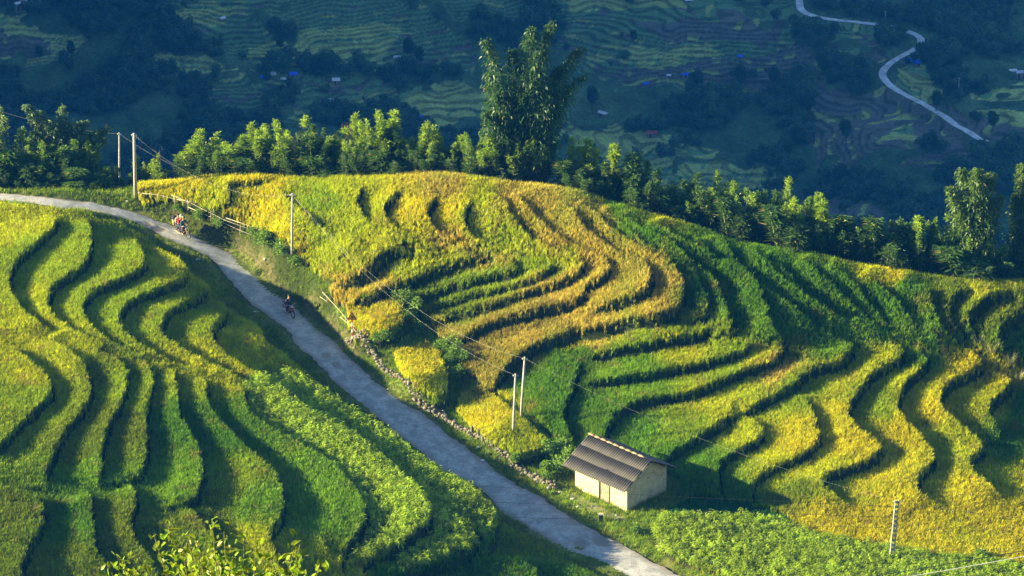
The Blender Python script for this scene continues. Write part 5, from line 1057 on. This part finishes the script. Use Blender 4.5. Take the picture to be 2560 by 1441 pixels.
cl_ = np.array([.17, .28, .012])*g.uniform(.6, 1.5, (n, 1))+np.array([.12, .06, 0])*g.random((n, 1)); link('crown', mesh_np('near crown', V, Ft, [M_NL], {'lcol': np.repeat(cl_, 8, 0)}, smooth=True), e)
bmb.build('branches', simple('green-brown twigs', (.20, .17, .05), .8), e, smooth=True)
# ------------------------------------------------------------------ distant sheds, tarpaulins, trees and poles
def farpt(u, v): p = hitfar([(u, v)], farz)[0]; return p
def mc(name, c, r=.6): return simple(name, c, r, noise=.12, scale=2)
M_BLUE = mc('blue tin roof', (.03, .12, .85)); M_TARP = mc('white tarpaulin', (.85, .87, .88)); M_FW = mc('pale plank wall', (.30, .24, .18)); M_RR = mc('rusty red roof', (.45, .10, .08)); M_GR = mc('pale grey roof', (.62, .66, .70)); M_DK = mc('dark opening', (.02, .02, .02))
def shed(u, v, L, W, H, rm, rot, label, cat='shed', grp='sheds scattered over the far valley side'):
    p = farpt(u, v); e = empty('shed', tuple(p), rot, label, cat, grp); m = MB(); m.box((0, 0, H/2-.3), (L*.86, W*.8, H+.6)); m.build('wall', M_FW, e)
    m = MB(); m.box((-L*.12, -W*.41, H*.42), (L*.16, .06, H*.8)); m.build('door', M_DK, e)
    m = MB(); t_ = W*.28
    m.add([(-L/2, -W/2, H), (L/2, -W/2, H), (L/2, 0, H+t_), (-L/2, 0, H+t_), (-L/2, W/2, H), (L/2, W/2, H), (-L/2, -W/2, H-.1), (L/2, -W/2, H-.1), (L/2, W/2, H-.1), (-L/2, W/2, H-.1)], [(0, 1, 2, 3), (3, 2, 5, 4), (0, 6, 7, 1), (4, 5, 8, 9), (0, 3, 4, 9, 6), (1, 7, 8, 5, 2), (6, 9, 8, 7)]); m.build('roof', rm, e)
def tarp(u, v, L, W, H, mat, rot, label):
    p = farpt(u, v); g = np.random.default_rng(u); N1, N2 = 9, 7; V = []
    for i in range(N1):
        for j in range(N2):
            a_ = math.pi*j/(N2-1); x_ = (i/(N1-1)-.5)*L; k_ = 1-.35*abs(2*i/(N1-1)-1)**3; V.append((x_, -math.cos(a_)*W/2*k_+g.normal(0, .04), math.sin(a_)*H*k_*(1+g.normal(0, .08))-.15))
    o = link('tarpaulin', mesh_np('tarpaulin', np.array(V), grid_faces(N1, N2), [mat], smooth=True), loc=tuple(p)); o.rotation_euler = (0, 0, rot); s2 = o.modifiers.new('thick', 'SOLIDIFY'); s2.thickness = .05; tag(o, label, 'tarpaulin', 'tarpaulins over the far fields')
shed(733, 192, 3.0, 2.6, 1.1, M_BLUE, .2, 'small blue-roofed shed left of a white-roofed one on the far valley terraces'); shed(840, 208, 2.8, 2.6, 1.3, M_TARP, .1, 'white-roofed shed below the big terraces, right of the blue roofs')
tarp(660, 194, 3.0, 2.2, 1.0, M_BLUE, .1, 'blue tarpaulin mound left of the white domed one on the far ridge'); tarp(681, 186, 2.6, 2.0, 1.1, M_TARP, .1, 'white domed tarpaulin between two blue ones on the far ridge')
tarp(708, 198, 2.0, 1.6, .7, M_TARP, 0, 'small pale tarpaulin below the blue-roofed shed on the far ridge'); tarp(828, 252, 3.8, 1.8, .9, M_TARP, 0, 'long white tarpaulin tunnel on brown terraces behind the bamboo row'); tarp(712, 242, 2.8, 1.4, .7, M_TARP, 0, 'low white tarpaulin tunnel on a pale far field')
tarp(433, 186, 2.8, 1.7, .9, M_TARP, .1, 'white tarpaulin at the left tip of the yellow far ridge'); shed(428, 64, 2.6, 2.2, 1.1, M_BLUE, .3, 'blue-roofed shed beside the topmost left terraces'); tarp(357, 126, 2.8, 1.5, .8, M_TARP, .1, 'white tarpaulin in the dark woods of the upper left')
shed(555, 52, 2.4, 2.0, 1.0, M_GR, .8, 'pale-roofed shed among the terraces near the top left'); tarp(992, 144, 2.6, 1.6, .8, M_TARP, .4, 'white tarpaulin on a brown patch left of the tall bamboo'); tarp(1052, 294, 2.8, 2.0, 1.0, M_BLUE, 0, 'blue tarpaulin just above the bamboo row'); shed(1068, 297, 1.8, 1.6, .9, M_RR, .3, 'tiny red-roofed shed beside a blue tarpaulin above the bamboo row')
shed(65, 14, 4.5, 3.0, 2.6, M_GR, 1.2, 'tall pale building in the top left corner', 'house'); shed(45, 28, 2.5, 2.0, 3.0, M_TARP, .6, 'narrow white building lowest in the top left corner', 'house'); shed(26, 8, 3.0, 2.6, 2.4, M_TARP, .2, 'white house touching the top left corner', 'house'); shed(200, 12, 2.5, 2, 1, M_BLUE, .2, 'blue-roofed shed at the top edge left of the terraces'); shed(252, 8, 3, 2, 1, M_GR, .1, 'pale grey roof at the top edge left of the terraces')
shed(1507, 290, 3.4, 2.2, 1.2, M_TARP, -.7, 'white-roofed shed at the end of a far field right of the tall bamboo'); shed(1630, 341, 4.0, 2.8, 1.4, M_RR, -.1, 'red-roofed shed above the curved yellow terraces'); tarp(1615, 211, 2.4, 2.0, 1.0, M_BLUE, 0, 'blue tarpaulin at the foot of the dull terraces right of the tall bamboo')
tarp(2001, 186, 3.2, 2.2, 1.1, M_BLUE, 0, 'bright blue tarpaulin on the far brown fields'); tarp(1999, 88, 2.2, 1.5, .8, M_TARP, 0, 'small white tarpaulin left of the winding road'); shed(1850, 147, 2.2, 1.8, 1, M_BLUE, 0, 'small blue roof left of the far brown fields'); shed(1717, 192, 3.4, 2, .9, M_BLUE, 0, 'low blue-roofed shed beside dark woods on the far side'); shed(1672, 194, 1.6, 1.4, .9, M_TARP, 0, 'tiny white hut beside the low blue-roofed shed')
shed(2270, 157, 3.2, 2.4, 1.2, M_BLUE, -.2, 'blue roof right beside the lower bend of the winding road'); shed(2293, 163, 3.4, 2.6, 1.2, M_BLUE, .9, 'darker blue roof just right of the one by the winding road'); shed(2548, 195, 2.6, 2.4, 2.2, M_GR, .1, 'small pale house close to the right edge', 'house'); tarp(2532, 177, 3.2, 1.6, .7, M_TARP, .2, 'pale tarpaulin above the small house at the right edge'); tarp(2415, 216, 2.8, 1.8, .8, M_TARP, .3, 'pale domed tarpaulin right of the far power pole'); shed(2555, 402, 2.6, 1.8, 1.1, M_GR, .4, 'pale roof by the right edge above the bamboo clump'); shed(1722, 6, 3, 2, 1, M_TARP, .2, 'white roof at the top edge above the dull terraces'); shed(2050, 140, 2.2, 1.8, .9, M_GR, .2, 'grey roof above the brown fields left of the winding road')
def farpole(u, v, vt, label):
    p = farpt(u, v); h_ = height_to(p, vt); e = empty('power_pole', tuple(p), 0, label, 'power pole', 'distant power poles'); m = MB(); m.tube([(0, 0, -.5), (0, 0, h_)], [.16, .09], 6); m.build('shaft', mc('pale pole', (.65, .68, .70)) if 'pale pole' not in bpy.data.materials else bpy.data.materials['pale pole'], e); m = MB(); m.box((0, 0, h_-.2), (.9, .1, .1)); m.build('crossarm', bpy.data.materials['pale pole'], e)
farpole(2212, 76, 28, 'slim distant pole standing at the upper stretch of the winding road'); farpole(2396, 244, 195, 'slim distant pole in fields right of the winding road')
# trees one can tell apart on the far side
g = np.random.default_rng(61); FP = []
M_FT = leafy('far tree leaves', (.05, .095, .03), trans=.3, var=.4, shine=.1)
for i in range(5):
    hh = 6.0; lob = [(0, 0, hh*.62, 1.5, 1.5, hh*.36)]+[(g.normal()*.9, g.normal()*.9, hh*g.uniform(.45, .85), g.uniform(.7, 1.2), g.uniform(.7, 1.2), g.uniform(.6, 1.1)) for _ in range(6)]
    V, F = crown_cards(g, lob, 900, .34); tk = MB(); tk.tube([(0, 0, -.8), (.1, 0, hh*.6)], [.2, .1], 6); t_ = tk.build('trunk', M_BARK); FP.append((mesh_np('far crown', V, F, [M_FT]), t_.data)); bpy.data.objects.remove(t_)
FT = [(178, 145, 1.1, 'in front of the yellow terrace tip at upper left'), (100, 150, .9, 'on the lower edge of the terraces at upper left'), (805, 190, 1.4, 'left of the white-roofed shed on the far ridge'), (1020, 150, 1.5, 'right of a white tarpaulin left of the tall bamboo'), (1050, 165, 1.3, 'on the dark slope just left of the tall bamboo'), (1480, 275, 1.5, 'beside the white-roofed shed right of the tall bamboo'), (1585, 110, .9, 'alone in the dull terraces right of the tall bamboo'), (1742, 230, 1.5, 'tall and narrow at the left end of the right-hand woods'), (1850, 225, 1.7, 'in the middle of the right-hand woods'), (1935, 225, 1.6, 'at the right end of the right-hand woods'), (2020, 290, 1.4, 'at the left border of the brown terraces'), (2115, 360, 1.5, 'alone in the middle of the brown terraces'), (2060, 190, 1.2, 'above the brown terraces left of the winding road'), (2340, 280, 1.4, 'between the winding road and the far power pole'), (2330, 385, 1.5, 'below the lower end of the winding road'), (2480, 330, 1.3, 'right of the end of the winding road'), (1990, 370, 1.4, 'below the brown terraces'), (590, 330, 1.6, 'behind the left part of the bamboo row'), (300, 190, 1.5, 'on the dark slope of the left'), (700, 130, 1.2, 'at the foot of the big far terraces')]
for i, (u, v, s_, w_) in enumerate(FT):
    p = farpt(u, v); a_, b_ = FP[i % 5]; e = empty('far_tree', tuple(p), i*1.3, 'dark distant tree '+w_, 'tree', 'single trees on the far valley side'); e.scale = (s_*.8, s_*.8, s_); link('crown', a_, e); link('trunk', b_, e)
# ------------------------------------------------------------------ motorbikes and riders
M_SKIN = simple('skin', (.48, .27, .17), .6, noise=.08)
def motorbike(p, rz, label, body, body2, fork, style):
    e = empty('motorbike', tuple(p), rz, label, 'motorbike'); e.scale = (1.2,)*3; Rw = .29
    for x_, nm in ((.63, 'front'), (-.60, 'rear')):
        w = MB(); w.torus((x_, 0, Rw), Rw-.04, .045, N=32, n=8); wh = w.build('wheel', M_BLACK, e, smooth=True)
        w = MB(); w.torus((x_, 0, Rw), Rw-.085, .018, N=28, n=6); w.tube([(x_, -.06, Rw), (x_, .06, Rw)], .05, 10)
        for k in range(10): a_ = k*math.pi/5; w.tube([(x_, 0, Rw), (x_+(Rw-.09)*math.cos(a_), 0, Rw+(Rw-.09)*math.sin(a_))], .009, 4)
        w.build('rim', M_STEEL, wh)
    m = MB()
    for s_ in (-1, 1): m.tube([(.63, s_*.075, Rw), (.50, s_*.075, .62), (.42, s_*.06, .90)], .022, 8)
    m.build('fork', fork, e, smooth=True)
    m = MB(); m.tube([(.84, 0, .48), (.76, 0, .60), (.63, 0, .635), (.48, 0, .60), (.38, 0, .50)], [.05, .07, .08, .08, .05], 8, flat=.5); m.build('front_mudguard', body2, e, smooth=True)
    m = MB(); m.tube([(-.28, 0, .60), (-.55, 0, .66), (-.80, 0, .62), (-.93, 0, .48)], [.06, .09, .09, .05], 8, flat=.5); m.build('rear_mudguard', M_BLACK, e, smooth=True)
    m = MB(); m.box((.02, 0, .36), (.34, .20, .24)); m.tube([(.05, -.11, .36), (.05, .11, .36)], .10, 12); m.tube([(.12, 0, .42), (.30, 0, .50)], .08, 10); m.build('engine', simple('cast engine', (.16, .16, .16), .45, metal=.7), e, bevel=.01)
    m = MB(); m.tube([(.42, 0, .88), (.25, 0, .66), (.05, 0, .56), (-.20, 0, .60), (-.55, 0, .70)], [.05, .09, .10, .10, .05], 10, flat=1.1); m.build('frame', body2, e, smooth=True)
    m = MB()
    if style == 'scooter':
        for s_ in (-1, 1): m.tube([(.46, s_*.14, .86), (.36, s_*.17, .62), (.22, s_*.16, .42), (.05, s_*.12, .30)], [.05, .10, .10, .05], 8, flat=.35)
        m.tube([(.50, 0, .98), (.47, 0, .80), (.36, 0, .62)], [.10, .13, .06], 10); m.tube([(-.15, 0, .66), (-.45, 0, .70), (-.82, 0, .82)], [.13, .14, .05], 10, flat=.8)
    else:
        m.tube([(.34, 0, .86), (.18, 0, .90), (-.02, 0, .84), (-.12, 0, .78)], [.08, .14, .13, .07], 12); m.tube([(-.30, 0, .66), (-.55, 0, .72), (-.82, 0, .80)], [.09, .12, .05], 10, flat=.8)
    m.build('fairing', body, e, smooth=True)
    m = MB(); m.tube([(.08, 0, .80), (-.15, 0, .80), (-.45, 0, .84), (-.78, 0, .88)], [.09, .13, .13, .07], 12, flat=.55); m.build('seat', M_BLACK, e, smooth=True)
    m = MB(); m.tube([(.30, -.36, 1.02), (.38, -.2, 1.03), (.42, 0, .97), (.38, .2, 1.03), (.30, .36, 1.02)], .015, 8); hb = m.build('handlebar', M_STEEL, e, smooth=True)
    for s_ in (-1, 1):
        m = MB(); m.tube([(.335, s_*.27, 1.025), (.295, s_*.38, 1.018)], .02, 8); m.build('grip', M_BLACK, hb)
        m = MB(); m.tube([(.36, s_*.24, 1.03), (.36, s_*.34, 1.22)], .008, 6); m.ell((.36, s_*.37, 1.25), (.015, .065, .045)); m.build('mirror', M_BLACK, e, smooth=True)
    m = MB(); m.ell((.55, 0, .90), (.06, .10, .08)); m.build('headlight', simple('headlight glass', (.75, .77, .80), .15), e, smooth=True)
    m = MB(); m.tube([(.15, -.12, .28), (-.15, -.15, .24), (-.45, -.17, .30), (-.80, -.18, .40)], [.02, .025, .045, .05], 10); m.build('exhaust', M_STEEL, e, smooth=True)
    m = MB(); m.ell((-.86, 0, .80), (.03, .07, .035)); m.build('tail_light', M_RED, e)
    m = MB()
    for s_ in (-1, 1): m.tube([(.08, s_*.08, .30), (.08, s_*.26, .30)], .018, 6)
    m.build('footrest', M_STEEL, e); return e
def skinned(name, verts, edges, rad, mat, parent=None, root=0, sub=1):
    me = bpy.data.meshes.new(name); me.from_pydata([tuple(v) for v in verts], edges, []); me.materials.append(mat); o = link(name, me, parent)
    s_ = o.modifiers.new('skin', 'SKIN'); s_.use_smooth_shade = True
    for i, r_ in enumerate(rad):
        r_ = r_ if hasattr(r_, '__len__') else (r_, r_); me.skin_vertices[0].data[i].radius = r_
    me.skin_vertices[0].data[root].use_root = True
    b = o.modifiers.new('sub', 'SUBSURF'); b.levels = sub; b.render_levels = sub; return o
def person(p, rz, dx, label, shirt, trousers, headgear, hands, lean=.0, hat='helmet', small=1.2):
    """seated astride, x forwards; hands: target for each hand"""
    V = []; E_ = []; Rr = []
    def a(v, r_, par=None):
        V.append(np.array([v[0]+dx, v[1], v[2]])); Rr.append(r_); k = len(V)-1
        if par is not None: E_.append((par, k))
        return k
    pel = a((-.16, 0, .93), (.13, .10)); sp_ = a((-.12+lean*.3, 0, 1.10), (.12, .10), pel); ch = a((-.05+lean, 0, 1.30), (.15, .11), sp_); nk = a((0+lean, 0, 1.45), .055, ch); h0 = a((.02+lean, 0, 1.55), (.085, .09), nk); h1 = a((.03+lean, 0, 1.66), (.088, .10), h0); a((.03+lean, 0, 1.74), (.05, .06), h1)
    arms = []; legs = []
    for s_ in (-1, 1):
        sh = a((-.03+lean, s_*.18, 1.38), .06, ch); hx, hy, hz_ = hands; mid_ = ((-.03+lean+hx)/2-.02, s_*(.18+hy)/2+s_*.09, (1.38+hz_)/2-.10); el = a(mid_, .045, sh); wr_2 = a((hx-.07, s_*hy, hz_+.01), .032, el); hd = a((hx, s_*hy, hz_), (.042, .022), wr_2); arms.append((sh, el, wr_2))
        for f in range(4):
            y_ = s_*hy+(f-1.5)*.021; k1 = a((hx+.045, y_, hz_-.005-.004*abs(f-1.5)), .0095, hd); k2 = a((hx+.062-.004*f, y_, hz_-.03), .008, k1); a((hx+.045, y_, hz_-.045), .007, k2)
        t1 = a((hx+.01, s_*hy-s_*.045, hz_-.015), .010, hd); a((hx+.035, s_*hy-s_*.045, hz_-.03), .008, t1)
        hp = a((-.10, s_*.11, .90), .095, pel); kn = a((.27, s_*.19, .82), .065, hp); an = a((.12, s_*.20, .43), .042, kn); hl = a((.08, s_*.20, .35), .04, an); a((.24, s_*.20, .335), (.045, .028), hl); legs.append((hp, kn, an))
    body = skinned('person', V, E_, Rr, M_SKIN); body.location = tuple(p); body.rotation_euler = (0, 0, rz); body.scale = (small,)*3; tag(body, label, 'person')
    off_ = lambda i: V[i]
    sv_ = [V[pel]+(0, 0, -.02), V[sp_], V[ch], V[nk]-(0, 0, .05)]; se = [(0, 1), (1, 2), (2, 3)]; sr = [(.155, .125), (.145, .125), (.175, .135), (.075, .075)]
    for sh, el, wr_2 in arms:
        b0 = len(sv_); sv_ += [V[sh], V[el], V[wr_2]-(V[wr_2]-V[el])*.1]; se += [(2, b0), (b0, b0+1), (b0+1, b0+2)]; sr += [.08, .062, .046]
    skinned('shirt', sv_, se, sr, shirt, body)
    tv = [V[pel]]; te = []; trd = [(.16, .125)]
    for hp, kn, an in legs: b0 = len(tv); tv += [V[hp], V[kn], V[an]]; te += [(0, b0), (b0, b0+1), (b0+1, b0+2)]; trd += [.115, .085, .06]
    skinned('trousers', tv, te, trd, trousers, body)
    hc = V[h1]; m = MB()
    if hat == 'helmet': m.ell((hc[0]-.01, 0, hc[2]+.035), (.135, .12, .115), 16, 10); m.box((hc[0]+.12, 0, hc[2]+.03), (.07, .15, .02)); m.build('helmet', headgear, body, smooth=True)
    else: m.ell((hc[0]-.02, 0, hc[2]+.03), (.112, .10, .095), 14, 8); m.build('hair', headgear, body, smooth=True)
    m = MB(); m.ell((hc[0]+.10, 0, hc[2]-.045), (.018, .014, .022), 8, 6); m.build('nose', M_SKIN, body, smooth=True)
    m = MB()
    for s_ in (-1, 1): m.ell((hc[0]+.088, s_*.032, hc[2]-.02), (.008, .013, .008), 8, 6)
    m.build('eyes', M_BLACK, body); m = MB(); m.ell((hc[0]+.09, 0, hc[2]-.085), (.007, .024, .006), 8, 6); m.build('mouth', simple('lips', (.35, .10, .09), .5), body)
    m = MB()
    for s_ in (-1, 1): m.box((.17+dx, s_*.20, .325), (.25, .09, .06))
    m.build('shoes', simple('worn sandals', (.40, .27, .14), .7), body, bevel=.02); return body
def cloth(name, c): return simple(name, c, .85, noise=.2, scale=12)
def at_road(u, v):
    w_ = hit([(u, v)], 0, ground)[0]; d = np.hypot(mid[:, 0]-w_[0], mid[:, 1]-w_[1]); i = int(d.argmin()); return np.array([w_[0], w_[1], roadz[i]+.06])
p1 = at_road(458, 594); r1 = R(-46)
motorbike(p1, r1, 'dark motorbike carrying three people on the upper bend of the road', simple('dark blue fairing', (.03, .035, .07), .3), simple('black enamel', (.03, .03, .035), .35), simple('ochre fork', (.55, .42, .15), .4), 'bike')
hat1 = simple('olive green helmet', (.12, .20, .04), .4); hat2 = simple('pale helmet', (.65, .70, .68), .3)
person(p1, r1, .0, 'driver in a teal jacket and green helmet at the front of the three riders', cloth('teal jacket', (.015, .13, .17)), cloth('dark maroon trousers', (.06, .02, .03)), hat1, (.33, .33, 1.04), .08)
person(p1, r1, -.33, 'middle passenger in a red top and pale helmet behind the teal-jacketed driver', cloth('red top', (.55, .02, .03)), cloth('navy trousers', (.03, .05, .10)), hat2, (.16, .17, 1.16), .10)
person(p1+np.array([0, 0, .04]), r1, -.62, 'rear passenger in a cream and yellow top holding the red-clad one', cloth('cream top', (.72, .66, .40)), cloth('dark grey trousers', (.05, .06, .06)), simple('black hair', (.012, .01, .01), .5), (.14, .17, 1.14), .04, hat='hair')
# bundle on the rear passenger's back rack
cs, sn = math.cos(r1), math.sin(r1); bp = p1+np.array([cs*-1.22, sn*-1.22, 0]); e = empty('basket', tuple(bp), r1, 'tan woven pannier with a black bag on top, tied behind the last rider', 'basket'); e.scale = (1.15,)*3
m = MB(); m.tube([(0, 0, .72), (0, 0, .95), (0, 0, 1.22)], [.14, .19, .21], 12); m.build('weave', simple('tan basketwork', (.55, .34, .12), .8, noise=.4, scale=20), e, smooth=True); m = MB(); m.ell((0, 0, 1.38), (.24, .26, .19), 12, 8); m.build('black_bag', cloth('black cloth', (.02, .02, .03)), e, smooth=True)
p2 = at_road(722, 791); r2 = R(-57)
motorbike(p2, r2, 'red and white scooter ridden alone down the shaded road', simple('glossy red and white', (.55, .03, .03), .25, col2=(.70, .62, .60), noise=.3, scale=2.2), simple('deep red enamel', (.30, .02, .03), .3), simple('tan fork', (.45, .38, .22), .4), 'scooter')
person(p2, r2, .0, 'bareheaded rider in a dark jacket on the red scooter', cloth('dark navy jacket', (.035, .025, .07)), cloth('black trousers', (.02, .02, .03)), bpy.data.materials['black hair'], (.33, .33, 1.04), .06, hat='hair')
